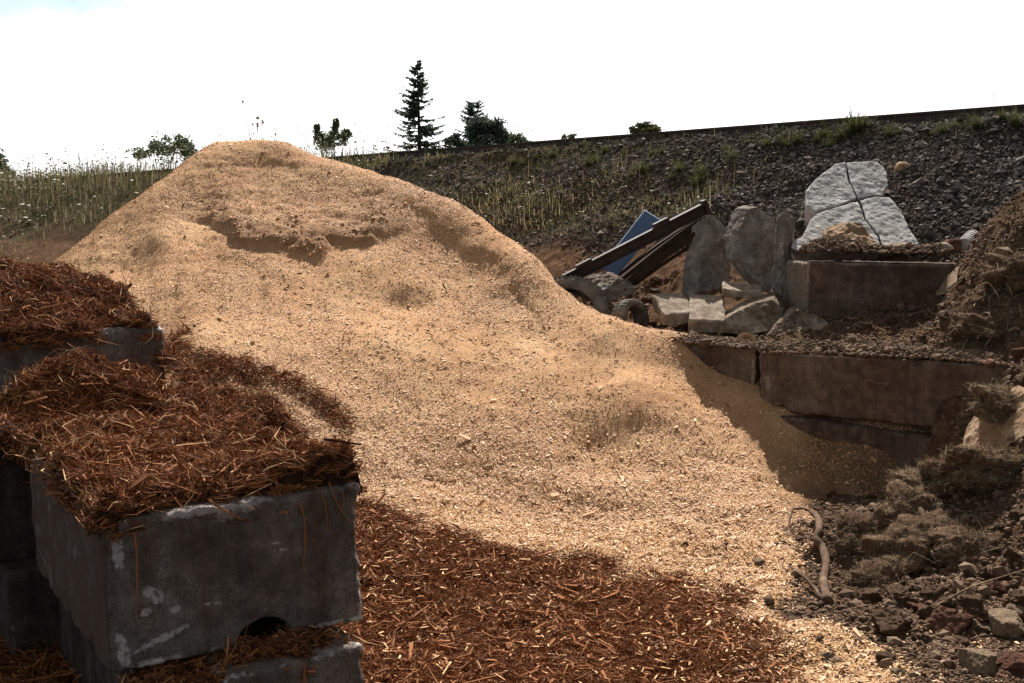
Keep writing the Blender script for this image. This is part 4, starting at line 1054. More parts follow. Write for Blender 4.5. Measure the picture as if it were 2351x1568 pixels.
# soil and grass on top of the soil-caked block
def soil_cap(name, label, pts, w, h, seed, mat='crumbs', n=2500, grass=600):
    mb = MB()
    pts = np.asarray(pts); t = rng.random(n)*(len(pts)-1); i = t.astype(int).clip(0, len(pts)-2); f = (t-i)[:, None]
    P = pts[i]*(1-f) + pts[i+1]*f
    g = np.clip(rng.normal(0, 0.5, n), -1, 1); hh = h*(0.35+0.65*(0.5+0.5*vnoise(P[:, 0]*7, P[:, 1]*7, seed=seed)))*(1-g*g)
    P = P + np.c_[np.zeros(n), g*w, hh*rng.random(n)]
    octa(P, 0.018*np.exp(rng.normal(0, 0.45, n)), mb, rng.beta(2, 2, n), round_=True)
    o = mb.build(name, M['crumbs'])
    if grass:
        m2 = MB(); j = rng.integers(0, n, grass); fibres(P[j], norm(np.c_[rng.normal(0, .5, (grass, 2)), np.ones(grass)]), 0.09*np.exp(rng.normal(0, .4, grass)), 0.004*np.ones(grass), 0.7, m2, rng.random(grass))
        tag(m2.build('dry_roots', M['sod'], o), kind='stuff')
    return tag(o, label, 'soil')
soil_cap('soil_ridge', 'crumbly tan soil and roots capping the soil-caked block', c3p((1340, 470, 12.7), (1450, 455, 12.75), (1600, 470, 12.75), (1750, 472, 12.7), (1950, 472, 12.6)), 0.25, 0.13, 851)
soil_cap('soil_ridge', 'ragged line of soil and dry grass along the top of the long brown block', [at(u, v, Y) + np.array((0.05, 0.25, 0)) for u, v, Y in ((1735, 808, 11.35), (1850, 808, 10.95), (2000, 815, 10.4), (2150, 822, 9.95), (2290, 835, 9.5))], 0.3, 0.10, 852, n=4500, grass=1800)
soil_cap('soil_ridge', 'soil heaped on the short concrete block behind the chips', [at(u, v, Y) + np.array((0.05, 0.25, 0)) for u, v, Y in ((1540, 782, 12.2), (1620, 790, 11.9), (1740, 800, 11.5))], 0.3, 0.08, 853, n=2200, grass=500)

# ------------------------------------------------------------------ scrap: beam, planks, board, tyres
mb = MB()
a, b = c3(255, 590, 13.75), c3(893, 262, 14.15)
IB = [(-0.055, 0), (0.055, 0), (0.055, 0.014), (0.008, 0.02), (0.008, 0.12), (0.055, 0.126), (0.055, 0.14), (-0.055, 0.14), (-0.055, 0.126), (-0.008, 0.12), (-0.008, 0.02), (-0.055, 0.014)]
sweep(mb, IB, a - np.array((0, 0, 0.09)), b - np.array((0, 0, 0.09)), rnd=0.5)
sb = mb.build('steel_beam', M['rust'])
tag(sb, 'rusty dark steel beam propped against the pointed grey slab, over the blue board', 'beam')
d = norm(b-a)
for f, hgt in ((0.655, 0.10), (0.10, 0.06)):
    mb = MB(); q = a + (b-a)*f - np.array((0, 0, 0.09)); sweep(mb, [(-0.05, 0.142), (0.05, 0.142), (0.05, 0.142+hgt*0.45), (-0.05, 0.142+hgt*0.45)], q, q+d*0.2); mb.build('end_plate', M['rust'], sb)
mb = MB(); sweep(mb, [(-0.06, -0.02), (0.06, -0.02), (0.06, 0.17), (-0.06, 0.17)], b - np.array((0, 0, 0.09)) + d*0.003, b - np.array((0, 0, 0.09)) + d*0.05); mb.build('end_plate', M['rust'], sb)
for (p0, p1, w, hh, lab) in (((470, 600, 14.1), (800, 365, 14.4), 0.12, 0.10, 'rearmost dark timber baulk under the steel beam, against the blue board'),
        ((540, 618, 13.6), (800, 420, 13.9), 0.07, 0.06, 'split dark timber between the middle plank and the lowest lath'),
        ((505, 600, 13.8), (850, 345, 14.1), 0.13, 0.09, 'upper dark timber plank lying under the steel beam'),
        ((525, 612, 13.7), (838, 392, 13.95), 0.11, 0.08, 'middle dark timber plank leaning under the steel beam'),
        ((560, 622, 13.65), (820, 445, 13.9), 0.055, 0.035, 'thinnest lowest timber lath under the steel beam')):
    mb = MB(); a_, b_ = c3(*p0), c3(*p1); m_ = (a_+b_)/2
    pts = [a_ + (b_-a_)*t + np.array((0, 0, 0.015*math.sin(t*3.1))) for t in np.linspace(0, 1, 7)]
    for q0, q1 in zip(pts[:-1], pts[1:]): sweep(mb, [(-w/2, -hh/2), (w/2, -hh/2), (w/2*0.8, hh/2), (-w/2, hh/2*0.8)], q0, q1)
    tag(mb.build('timber_plank', M['old_wood']), lab, 'plank', 'timbers under the steel beam')
bq = c3p((610, 281, 14.75), (692, 331, 14.7), (487, 578, 14.0), (405, 545, 14.05))
chunk('blue_board', 'blue', bq, (0.0, 0.03, 0.012), 'flat bright blue board leaning behind the rusty steel beam', 'board', seed=861, amp=0.0015, rnd_=0.004, res=0.12)
# small rubble and a scrap of white plastic
bm_ = MB()
p = on_uv(1583, 690, 12.2)
g = np.linspace(-1, 1, 9); A_, B_ = np.meshgrid(g, g)
rr_ = 0.085*(1+0.3*vnoise(A_*2, B_*2, seed=4))
V = np.stack([A_*rr_, B_*rr_*0.6, 0.03+0.06*np.abs(vnoise(A_*2.3+5, B_*2.3, seed=6))], -1).reshape(-1, 3) + p
F = grid_faces(9, 9)
bm_.add(np.concatenate([V, V - np.array((0, 0, 0.002))]), [F, F[:, ::-1] + 81]); tag(bm_.build('plastic_scrap', M['plastic']), 'crumpled white plastic scrap lying above the tan slab', 'plastic scrap')

def tyre(label, centre, axis, Ro, Ri, width, n_tread, seed, group=None):
    t = empty('tyre', np.asarray(centre) - np.array((0, 0, Ro)))
    tag(t, label, 'tyre', group)
    ax = norm(np.asarray(axis, float)); ref = norm(np.cross(ax, (0, 0, 1.0))); up_ = np.cross(ref, ax)
    def lathe(prof, name, n=72, closed=True, ribs=None):
        th = np.linspace(0, 2*math.pi, n, endpoint=False); prof = np.asarray(prof)
        rad = np.cos(th)[:, None]*ref + np.sin(th)[:, None]*up_
        r = np.tile(prof[:, 0], (n, 1))
        if ribs is not None: r = r + ribs(np.arange(n))[:, None]*(prof[:, 2] if prof.shape[1] > 2 else 0)
        V = centre + r[..., None]*rad[:, None] + prof[None, :, 1, None]*ax
        m = len(prof); i = np.arange(n*m).reshape(n, m); j = np.roll(i, -1, 0)
        F = np.stack([i, j, np.roll(j, -1, 1), np.roll(i, -1, 1)], -1)
        if not closed: F = F[:, :-1]
        mb = MB(); mb.add(V.reshape(-1, 3), [F.reshape(-1, 4)]); return mb.build(name, M['rubber'], t, smooth=ribs is None)
    w = width/2
    lathe([(Ro*0.955, -w*0.78), (Ro*0.97, 0), (Ro*0.955, w*0.78), (Ro*0.90, w*0.98), ((Ro+Ri)/2, w*1.06), (Ri+0.02, w*0.86), (Ri, w*0.8), (Ri+0.012, w*0.7), ((Ro+Ri)/2, w*0.92), (Ro*0.88, w*0.8), (Ro*0.91, 0), (Ro*0.88, -w*0.8), ((Ro+Ri)/2, -w*0.92), (Ri+0.012, -w*0.7), (Ri, -w*0.8), (Ri+0.02, -w*0.86), ((Ro+Ri)/2, -w*1.06), (Ro*0.90, -w*0.98)], 'casing')
    lathe([(Ro*0.93, -w*0.92, 0), (Ro*0.985, -w*0.88, 1), (Ro, -w*0.35, 1), (Ro, -w*0.30, 0.2), (Ro*0.985, -w*0.25, 0.2), (Ro*0.985, -w*0.2, 0), (Ro, -w*0.15, 0.2), (Ro, w*0.15, 0.2), (Ro*0.985, w*0.2, 0), (Ro*0.985, w*0.25, 0.2), (Ro, w*0.3, 0.2), (Ro, w*0.35, 1), (Ro*0.985, w*0.88, 1), (Ro*0.93, w*0.92, 0), (Ro*0.92, 0, 0)], 'tread', n=n_tread*4, ribs=lambda i: np.where((i % 4) < 2, 0.0, -Ro*0.035))
    return t
tyre('large worn tyre half buried by the wood chips, left of the smaller tyre', at(1289, 752, 13.45), (-0.40, -0.76, 0.50), 0.66, 0.47, 0.24, 60, 1, 'dumped tyres')
tyre('small ribbed tyre standing at the edge of the chips, right of the large tyre', at(1447, 737, 13.05), (0.72, -0.68, 0.12), 0.255, 0.165, 0.20, 30, 2, 'dumped tyres')
#---SECTION4---
# ------------------------------------------------------------------ roots, branches, sod and stones on the right bank
def branch(name, mat, pts, r0, r1, label, cat, group=None, twigs=(), seed=1, n=8):
    pts = np.asarray(pts, float)
    t = np.linspace(0, len(pts)-1, len(pts)*5); i = t.astype(int).clip(0, len(pts)-2); f = (t-i)[:, None]
    p0 = pts[np.maximum(i-1, 0)]; p1 = pts[i]; p2 = pts[i+1]; p3 = pts[np.minimum(i+2, len(pts)-1)]
    q = 0.5*((2*p1) + (-p0+p2)*f + (2*p0-5*p1+4*p2-p3)*f*f + (-p0+3*p1-3*p2+p3)*f**3)
    q = q + 0.15*r0*np.stack([vnoise(t*2.1, t*0+k, seed=seed) for k in range(3)], -1)
    s = np.linspace(0, 1, len(q))
    rad = (r0*(1-s) + r1*s)*(1+0.18*vnoise(s*14, s*0, seed=seed+1))
    mb = MB(); tube(mb, q, rad, n)
    o = mb.build(name, M[mat], smooth=True)
    for tw, a, b in twigs:
        mb = MB(); tw = np.asarray(tw, float); s = np.linspace(0, 1, len(tw)*4)
        tq = np.stack([np.interp(s*(len(tw)-1), np.arange(len(tw)), tw[:, k]) for k in range(3)], -1)
        tube(mb, tq + 0.006*np.stack([vnoise(s*9, s*0+k, seed=seed+5) for k in range(3)], -1), np.linspace(a, b, len(s)), 6); mb.build('twig', M[mat], o, smooth=True)
    if label: tag(o, label, cat, group)
    return o
def gp(u, v, lift=0.0): return on_uv(u, v) + np.array((0, 0, lift))
main = [gp(1900, 1388, .02), gp(1890, 1345, .035), gp(1897, 1310, .04), gp(1888, 1275, .05), gp(1872, 1250, .04), gp(1880, 1228, .05), gp(1878, 1210, .07), gp(1862, 1198, .09)]
branch('fallen_branch', 'bark', main, 0.036, 0.022, 'crooked forked dry branch lying where the chips meet the soil', 'branch', seed=901,
       twigs=[([main[0] + np.array((-.02, .05, .0)), gp(1865, 1362, .05), gp(1835, 1330, .05), gp(1812, 1308, .02)], 0.014, 0.006), ([main[-1], gp(1840, 1194, .10), gp(1818, 1192, .08), gp(1812, 1215, .03), gp(1808, 1232, .0)], 0.013, 0.006)])
branch('dead_branch', 'bark', [gp(2085, 1150, .05), gp(2100, 1180, .10), gp(2118, 1210, .10), gp(2145, 1245, .05)], 0.028, 0.022, 'short stubby branch poking out of the sod clump on the bank', 'branch', seed=902)
branch('dead_branch', 'bark', [gp(2120, 1165, .0), gp(2160, 1150, .05), gp(2200, 1140, .04), gp(2235, 1118, .0)], 0.022, 0.015, 'dark curved branch running up the bank behind the stubby one', 'branch', seed=903)
branch('root_twig', 'root', [gp(2130, 1408, .02), gp(2180, 1392, .05), gp(2230, 1365, .05), gp(2290, 1345, .05), gp(2350, 1322, .04)], 0.009, 0.004, 'long thin reddish root lying across the clods at the right edge', 'root', seed=904)
branch('root_twig', 'root', [gp(2122, 1252, .02), gp(2145, 1232, .05), gp(2180, 1205, .02)], 0.008, 0.004, 'short pale root above the stubby branch on the bank', 'root', seed=905)
branch('root_twig', 'root', [gp(2203, 1375, .0), gp(2200, 1350, .04), gp(2208, 1338, .06)], 0.012, 0.010, 'upright broken root stub among the clods at the lower right', 'root', seed=906)
# tangle of roots over the upper bank
tg = empty('root_tangle', gp(2215, 700))
tag(tg, 'tangle of pale dry roots hanging over the upper right bank', 'roots')
for k in range(46):
    u, v = rng.uniform(2165, 2345), rng.uniform(585, 800)
    if u < 2200 and v < 640: u += 50
    p = gp(u, v, 0.02)
    m = rng.integers(4, 7); d = norm(np.array((rng.normal(0, .6), -0.5, rng.normal(-0.1, .6)))); pts = [p]
    for _ in range(m):
        d = norm(d + rng.normal(0, 0.45, 3) + np.array((0, 0.02, -0.12))); pts.append(pts[-1] + d*rng.uniform(.04, .10))
    pts = np.asarray(pts)
    zz = surf_z(pts[:, 0], pts[:, 1]); pts[:, 2] = np.maximum(pts[:, 2], zz - 0.01)
    r = rng.choice([0.005, 0.008, 0.013], p=[.55, .33, .12])
    branch('root', 'root', pts, r, r*0.4, None, None, seed=910+k, n=6).parent = tg
    o = bpy.data.objects[-1] if False else None
for o in [o for o in COL.objects if o.parent is tg]: o.location = Vector(BASE[o.name]) - Vector(BASE[tg.name])
branch('root', 'root', [c3(2110, 470, 11.9), c3(2120, 500, 11.7), c3(2105, 540, 11.6), c3(2090, 580, 11.55), c3(2085, 620, 11.5)], 0.016, 0.006, 'pale forked root hanging at the right end of the soil-caked block', 'root', seed=970,
       twigs=[([c3(2112, 505, 11.65), c3(2140, 540, 11.6), c3(2155, 560, 11.6)], 0.008, 0.003)])
chunk('wood_splinter', 'root', [gp(2150, 690, .05), gp(2175, 660, .10), gp(2200, 640, .10), gp(2195, 665, .06), gp(2170, 685, .05)], (0.01, 0.05, 0.02), 'torn pale wood splinter stuck in the root tangle', 'wood', seed=971, rnd_=0.004, amp=0.004)
chunk('stump', 'boulder', [gp(2225, 1062, .02), gp(2232, 1030, .05), gp(2262, 995, .10), gp(2310, 968, .16), gp(2360, 955, .18), gp(2365, 1010, .05), gp(2300, 1045, .04), gp(2260, 1075, .0)], (0.02, 0.22, 0.06), 'smooth tan lump like a stump lying against the bank above the sod', 'stump', seed=972, rnd_=0.04, amp=0.012)

# sod clumps
def sod_clump(size, n, grassy, seed=1):
    r = np.random.default_rng(seed)
    bm = bmesh.new(); bmesh.ops.create_icosphere(bm, subdivisions=5, radius=1.0)
    V = np.array([v.co[:] for v in bm.verts]); F = np.array([[v.index for v in f.verts] for f in bm.faces]); bm.free()
    rad = 1 + 0.42*fbm(V[:, 0]*1.5, V[:, 1]*1.5, V[:, 2]*1.5, seed, 4) + 0.14*fbm(V[:, 0]*5, V[:, 1]*5, V[:, 2]*5, seed+3, 3) + 0.03*fbm(V[:, 0]*20, V[:, 1]*20, V[:, 2]*20, seed+5, 2)
    W = V*rad[:, None]*np.array(size)
    o = make('sod_clump', W, [F], M['clod'], smooth=True, base=(0, 0, -size[2]*0.25))
    n = int(n*2.2); i = r.choice(len(W), n); mb = MB()
    N = norm(W[i]/np.array(size)**2*np.mean(size))
    fibres(W[i], N, 0.036*np.exp(r.normal(0, .5, n)), 0.0026*np.exp(r.normal(0, .3, n)), 0.7, mb, r.beta(1.5, 2.1 - 0.7*grassy, n), bend=0.5)
    if grassy:
        k = n//3; j = r.choice(len(W), k); j = j[W[j, 2] > 0.2*size[2]]
        Nj = norm(W[j]/np.array(size)**2*np.mean(size))
        blades(W[j], 0.05*np.exp(r.normal(0, .45, len(j))), np.full(len(j), 0.0035), 0.8, mb, np.clip(r.beta(2.6, 1.4, len(j)), 0, 1), up=norm(Nj*0.7 + np.array((-0.3, -0.2, 0.6)) + r.normal(0, .35, (len(j), 3))))
    tag(mb.build('dead_grass', M['sod'], o), kind='stuff')
    return o
sods = [sod_clump((0.24, 0.17, 0.13), 2400, 0, seed=31), sod_clump((0.30, 0.22, 0.15), 3000, 1, seed=32), sod_clump((0.16, 0.15, 0.16), 1600, 0, seed=33), sod_clump((0.27, 0.2, 0.16), 2600, 0, seed=34)]
SG = 'sod clumps torn up on the right bank'
spots = [(1965, 1228, 0, 0.8, 0.3, 'shaggy sod clump at the tip of the crooked branch'), (2010, 1345, 0, 0.9, 1.2, 'low brown sod clump right of the crooked branch'), (2085, 1185, 2, 1.15, 0.2, 'upright sod clump pierced by the stubby branch'), (2060, 1290, 3, 1.0, 2.0, 'dark hollowed sod mass in the middle of the bank'),
         (2130, 1245, 3, 1.05, 0.9, 'broad sod mass right behind the stubby branch end'), (2110, 1118, 1, 0.7, 0.5, 'grassy sod mound under the long brown block'), (2190, 1110, 1, 0.9, 1.6, 'sod ridge with pale dead grass below the stump'), (2290, 1095, 1, 1.25, 0.4, 'largest pale grassy sod, at the right edge below the stump'),
         (2310, 945, 1, 0.9, 0.2, 'grassy sod hanging above the tan stump'), (2215, 1265, 0, 1.0, 2.4, 'low matted sod right of the dark hollow'), (1950, 1262, 2, 0.5, 0.1, 'small sod lump touching the crooked branch'), (2330, 640, 3, 1.0, 1.1, 'rooty sod at the right edge beside the root tangle'), (2250, 760, 3, 0.9, 2.2, 'dark sod below the root tangle')]
for k, (u, v, pi, s, rz, lab) in enumerate(spots):
    o = copy_tree(sods[pi])
    o.location = gp(u, v) + np.array((0, 0.03, -0.01)); o.rotation_euler = (rng.uniform(-.25, .25), rng.uniform(-.3, .3), rz); o.scale = (s*rng.uniform(.85, 1.2), s*rng.uniform(.85, 1.2), s*rng.uniform(.75, 1.1))
    tag(o, lab, 'sod clump', SG)
for s in sods:
    for c in list(s.children): bpy.data.objects.remove(c)
    bpy.data.objects.remove(s)

# stones and clods
def rock_mesh(seed, mat, name, sub=4, planes=14, rough=0.06):
    r = np.random.default_rng(seed)
    bm = bmesh.new(); bmesh.ops.create_icosphere(bm, subdivisions=sub, radius=1.0)
    V = np.array([v.co[:] for v in bm.verts]); F = np.array([[v.index for v in f.verts] for f in bm.faces]); bm.free()
    n = norm(r.normal(0, 1, (planes, 3))); d = r.uniform(0.6, 1.0, planes)
    q = V @ n.T; rad = np.min(np.where(q > 0.05, d/np.maximum(q, 0.05), 9), axis=1).clip(0.3, 1.25)
    rad = rad*(1 + rough*fbm(V[:, 0]*3, V[:, 1]*3, V[:, 2]*3, seed, 4) + rough*0.5*fbm(V[:, 0]*11, V[:, 1]*11, V[:, 2]*11, seed+2, 3))
    o = make(name, V*rad[:, None]*np.array((1, 0.85, 0.7)), [F], M[mat], base=(0, 0, -0.35), smooth=False)
    return o
protos = {'clod': [rock_mesh(s, 'clod', 'soil_clod', rough=0.16) for s in (51, 52, 53)], 'red': [rock_mesh(s, 'red_rock', 'red_rock', rough=0.10) for s in (61, 62)], 'grey': [rock_mesh(s, 'grey_rock', 'grey_rock', rough=0.08) for s in (71, 72)]}
stones = [(1748, 1300, 'grey', .055, 'lone grey stone lying on the wood chips left of the crooked branch', None), (1997, 1380, 'clod', .09, 'round soil clod just right of the crooked branch foot', 'c'), (2078, 1385, 'clod', .10, None, 'c'), (2110, 1408, 'red', .075, 'red stone wedged between two clods under the long thin root', 'r'),
    (2150, 1375, 'clod', .09, None, 'c'), (2170, 1400, 'clod', .08, None, 'c'), (2135, 1430, 'clod', .10, None, 'c'), (2195, 1390, 'grey', .05, 'small grey stone under the upright root stub', 'g'), (2180, 1455, 'red', .15, 'big reddish-brown rock left of the pale grey rocks', 'r'), (2250, 1430, 'red', .08, 'reddish rock just above the pale grey rocks', 'r'),
    (2312, 1462, 'grey', .15, 'largest pale grey rock at the lower right edge', 'g'), (2255, 1450, 'grey', .09, 'smaller pale grey rock touching the left of the largest one', 'g'), (2335, 1420, 'grey', .08, 'pale grey rock behind the largest one at the right edge', 'g'), (2260, 1540, 'grey', .12, 'flat grey rock at the bottom right, below the largest one', 'g'), (2340, 1545, 'red', .12, 'reddish rock in the bottom right corner', 'r'),
    (2050, 1450, 'clod', .12, 'long low soil clod left of the big reddish rock', 'c'), (2035, 1520, 'clod', .06, 'lone soil clod near the bottom, below the long low clod', 'c'), (1900, 1515, 'grey', .04, 'tiny grey stone on bark-flecked chips near the bottom', 'g'), (1893, 1410, 'grey', .03, 'tiny dark stone at the foot of the crooked branch', 'g'), (2065, 1555, 'grey', .05, 'small grey stone at the bottom edge', 'g'),
    (2000, 1287, 'grey', .05, 'pale stone half buried in the sod right of the crooked branch', 'g'), (2240, 1395, 'clod', .08, None, 'c'), (2290, 1355, 'red', .06, 'small red stone under the right end of the thin root', 'r'), (2260, 1325, 'clod', .07, None, 'c'), (2340, 1390, 'clod', .09, None, 'c'), (2315, 1390, 'red', .06, 'small red stone between clods at the right edge', 'r'),
    (2370, 1205, 'grey', .07, 'rounded grey stone on the bank at the right edge', 'g'), (2340, 1190, 'clod', .07, None, 'c'), (2300, 1215, 'clod', .05, None, 'c'), (2220, 1330, 'clod', .06, None, 'c'), (2330, 1280, 'clod', .06, None, 'c'), (2205, 1480, 'clod', .06, None, 'c'), (2105, 1470, 'clod', .05, None, 'c'), (1955, 1200, 'red', .09, 'red-brown rock at the corner of the wall shadow', 'r'), (1912, 1140, 'red', .06, 'dark red stone on shaded chips near the sod', 'r'),
    (2350, 820, 'red', .10, 'dark red rock at the right end of the long brown block', 'r'), (2335, 862, 'red', .06, 'small red stone under the dark red rock by the block end', 'r'), (2250, 780, 'red', .07, 'red stone in the soil above the long brown block', 'r'), (2345, 890, 'clod', .10, None, 'c'), (1745, 790, 'grey', .06, 'rounded tan stone in the gap between the two wall blocks', 'g'), (1620, 770, 'grey', .07, 'flat grey stone among soil behind the short block', 'g'), (1960, 788, 'grey', .09, 'long pale stone in the soil on the long brown block', 'g'),
    (1890, 745, 'clod', .08, None, 'w'), (1840, 760, 'clod', .10, None, 'w'), (2050, 740, 'clod', .07, None, 'w'), (2110, 735, 'clod', .09, None, 'w'), (1990, 750, 'clod', .06, None, 'w'), (1510, 650, 'clod', .09, None, 'w'), (1540, 690, 'clod', .07, None, 'w'), (1555, 630, 'grey', .06, 'pale stone under the timber planks', 'g'), (1500, 655, 'clod', .08, None, 'w')]
GN = {'c': 'soil clods on the lower right bank', 'r': 'red stones on the right side', 'g': 'grey stones on the right side', 'w': 'soil clods behind the right wall'}
GL = {'c': 'crumbly brown soil clod among others at the lower right', 'w': 'dark soil clod among the rubble behind the right wall'}
for k, (u, v, kd, s, lab, g) in enumerate(stones):
    pr = protos[kd]; o = pr[k % len(pr)].copy(); COL.objects.link(o)
    o.location = gp(u, v) + np.array((0, s*0.4, -s*0.12)); o.rotation_euler = (rng.uniform(-.3, .3), rng.uniform(-.3, .3), rng.uniform(0, 6.28)); o.scale = (s*rng.uniform(.9, 1.15),)*2 + (s*rng.uniform(.8, 1.1),)
    tag(o, lab or GL[g], {'clod': 'soil clod', 'red': 'rock', 'grey': 'stone'}[kd], GN.get(g))
for L_ in protos.values():
    for o in L_: bpy.data.objects.remove(o)

# ------------------------------------------------------------------ wild plants
mb = MB(); mf = MB()
def plant_field(n, xr, yr, dens, hgt, w=0.004, flowers=0.0, col=(0, 1), lean=0.25, branches=2):
    x = rng.uniform(*xr, n*4); y = rng.uniform(*yr, n*4); z = ground_z(x, y)
    ok = frustum_ok(x, y, z, 80) & (rng.random(n*4) < dens(x, y))
    i = np.nonzero(ok)[0][:n]; m = len(i)
    P = np.stack([x[i], y[i], z[i]-0.02], -1)
    H = hgt*np.exp(rng.normal(0, 0.4, m))*np.clip(0.8 + 0.75*fbm(x[i]*0.55, y[i]*0.55, seed=139, octv=3), 0.25, 1.6)
    H = np.minimum(H, hgt*1.55)
    t = blades(P, H, np.full(m, w)*np.clip(y[i]/16, 1, 3), lean, mb, np.clip(rng.uniform(*col, m), 0, 1))
    if flowers:
        j = np.nonzero(rng.random(m) < flowers)[0]
        octa(t[j], 0.022*np.exp(rng.normal(0, .35, len(j)))*np.clip(y[i][j]/22, 0.8, 2.2), mf, rng.random(len(j)), flat=0.45)
left = lambda x, y: sstep(12.6, 13.4, emb_e(x, y))*(1-sstep(17, 18, emb_e(x, y)))*(1-sstep(-6, -2.5, x + fbm(x, y, seed=131, octv=2)))*(0.35+0.65*sstep(-.3, .4, fbm(x*0.4, y*0.4, seed=132, octv=3)))
plant_field(30000, (-32, -1), (16, 62), left, 0.42, w=0.007, flowers=0.22, col=(0.05, 1.0), lean=0.4)
plant_field(15000, (-30, -1.5), (10, 40), lambda x, y: sstep(7.5, 9, emb_e(x, y))*(1-sstep(12.8, 13.2, emb_e(x, y)))*(1-sstep(-4, -2, x))*sstep(-.2, .5, fbm(x*.9, y*.9, seed=137, octv=2)), 0.26, w=0.006, flowers=0.02, col=(0.1, 1.0), lean=1.1)
plant_field(11000, (-34, -2.5), (16, 66), lambda x, y: sstep(14.7, 15.0, emb_e(x, y))*(1-sstep(15.62, 15.72, emb_e(x, y)))*(1-sstep(-4.5, -2.5, x)), 0.5, w=0.009, flowers=0.35, col=(0.25, 0.95))
plant_field(9000, (-32, -1), (16, 62), lambda x, y: left(x, y)*sstep(13.6, 14.6, emb_e(x, y)), 0.78, flowers=0.5, col=(0.3, 0.9))
mid = lambda x, y: sstep(12.7, 13.4, emb_e(x, y))*(1-sstep(15.5, 15.7, emb_e(x, y)))*sstep(-9, -3, x)*(1-sstep(1.0, 4.6, x + 1.2*fbm(x*.8, y*.8, seed=133, octv=2)))*sstep(-.35, .5, fbm(x*0.7, y*0.7, seed=134, octv=3))
plant_field(34000, (-9, 5), (14, 32), mid, 0.17, w=0.013, flowers=0.03, col=(0.1, 0.95), lean=0.9)
plant_field(4200, (-9, 4), (14, 32), mid, 0.34, w=0.007, flowers=0.3, col=(0.4, 1), lean=0.6)
verge = lambda x, y: sstep(14.75, 15.2, emb_e(x, y))*(1-sstep(15.66, 15.74, emb_e(x, y)))*sstep(-6, -1, x)*sstep(-.2, .5, fbm(x*0.9, y*0.9, seed=135, octv=3))
plant_field(13000, (-6, 11), (9, 27), verge, 0.11, w=0.012, flowers=0.01, col=(0, 0.62), lean=0.6)
beyond = lambda x, y: sstep(15.9, 16.2, emb_e(x, y))*(1-sstep(18, 18.6, emb_e(x, y)))*(1-sstep(-4, -1, x))
plant_field(6000, (-32, -1), (22, 64), beyond, 0.7, flowers=0.6, col=(0.2, 0.9))
wg = mb.build('wild_grass', M['grass'], base=(-5, 20, 2)); tag(wg, 'dry and green wild grass covering the embankment', 'grass', kind='stuff')
tag(mf.build('seed_heads', M['flower'], base=(-5, 20, 2)), 'cream and brown flower heads scattered over the wild grass', 'wild flowers', kind='stuff')

# straw-like grass on the bank
mb = MB()
x = rng.uniform(2.2, 6.5, 60000); y = rng.uniform(6.2, 12.4, 60000)
zb = BF.sample(BZ, x, y); ok = bank_keep(x, y) & (zb > ground_z(x, y, False) + 0.12) & frustum_ok(x, y, zb) & (rng.random(60000) < np.clip(0.9*fbm(x*2.4, y*2.4, seed=138, octv=3), 0, 0.8))
i = np.nonzero(ok)[0][:7000]; k = len(i)
blades(np.stack([x[i], y[i], zb[i]-0.005], -1), 0.055*np.exp(rng.normal(0, .5, k)), np.full(k, 0.0035), 0.9, mb, rng.beta(2.0, 1.3, k))
tag(mb.build('straw', M['sod'], base=(4, 9, 0)), 'dry straw-like grass scattered over the right earth bank', 'grass', kind='stuff')
# green weed tufts standing out on the slope
def weed_tuft(seed, n=420, spread=0.22, hgt=0.24):
    r = np.random.default_rng(seed); mb = MB()
    P = np.c_[r.normal(0, 0.02, (n, 2)), np.full(n, -0.03)]      # all stems leave one root crown
    blades(P, spread*np.exp(r.normal(0, .45, n)), np.full(n, 0.008), 1.0, mb, r.beta(1.3, 1.8, n))
    o = mb.build('weed_tuft', M['leaf_light'], base=(0, 0, 0))
    return o
wp_ = [weed_tuft(1, 300, 0.17), weed_tuft(2, 240, 0.14), weed_tuft(3, 340, 0.20)]
for k, (u, v, s) in enumerate(((1560, 388, 1.1), (1540, 405, 1.0), (1610, 395, 1.0), (1600, 420, 1.2), (1640, 435, 0.9), (1680, 362, .9), (1475, 390, 1.2), (1450, 400, .9), (1960, 300, 1.6), (1985, 290, 1.2), (1930, 310, 1.1), (2240, 290, 1.0), (2330, 280, 1.1), (2140, 305, .8), (1830, 322, .9), (1760, 330, .9), (1390, 395, 1.0), (1350, 375, .9), (1180, 370, 1.0), (2300, 265, .9)) + tuple((float(a), float(np.interp(a, [1150, 1500, 1750, 2351], [355, 345, 320, 282]) + b), float(c)) for a, b, c in zip(rng.uniform(1150, 2340, 30), rng.uniform(-10, 22, 30), rng.uniform(.5, 1.0, 30)))):
    o = wp_[k % 3].copy(); COL.objects.link(o); o.location = gp(u, v+8); o.scale = (s*0.8,)*3; o.rotation_euler = (0, 0, rng.uniform(0, 6))
    tag(o, 'fresh green weed tuft growing on the dark embankment slope', 'weed', 'green weed tufts on the embankment')
for o in wp_: bpy.data.objects.remove(o)
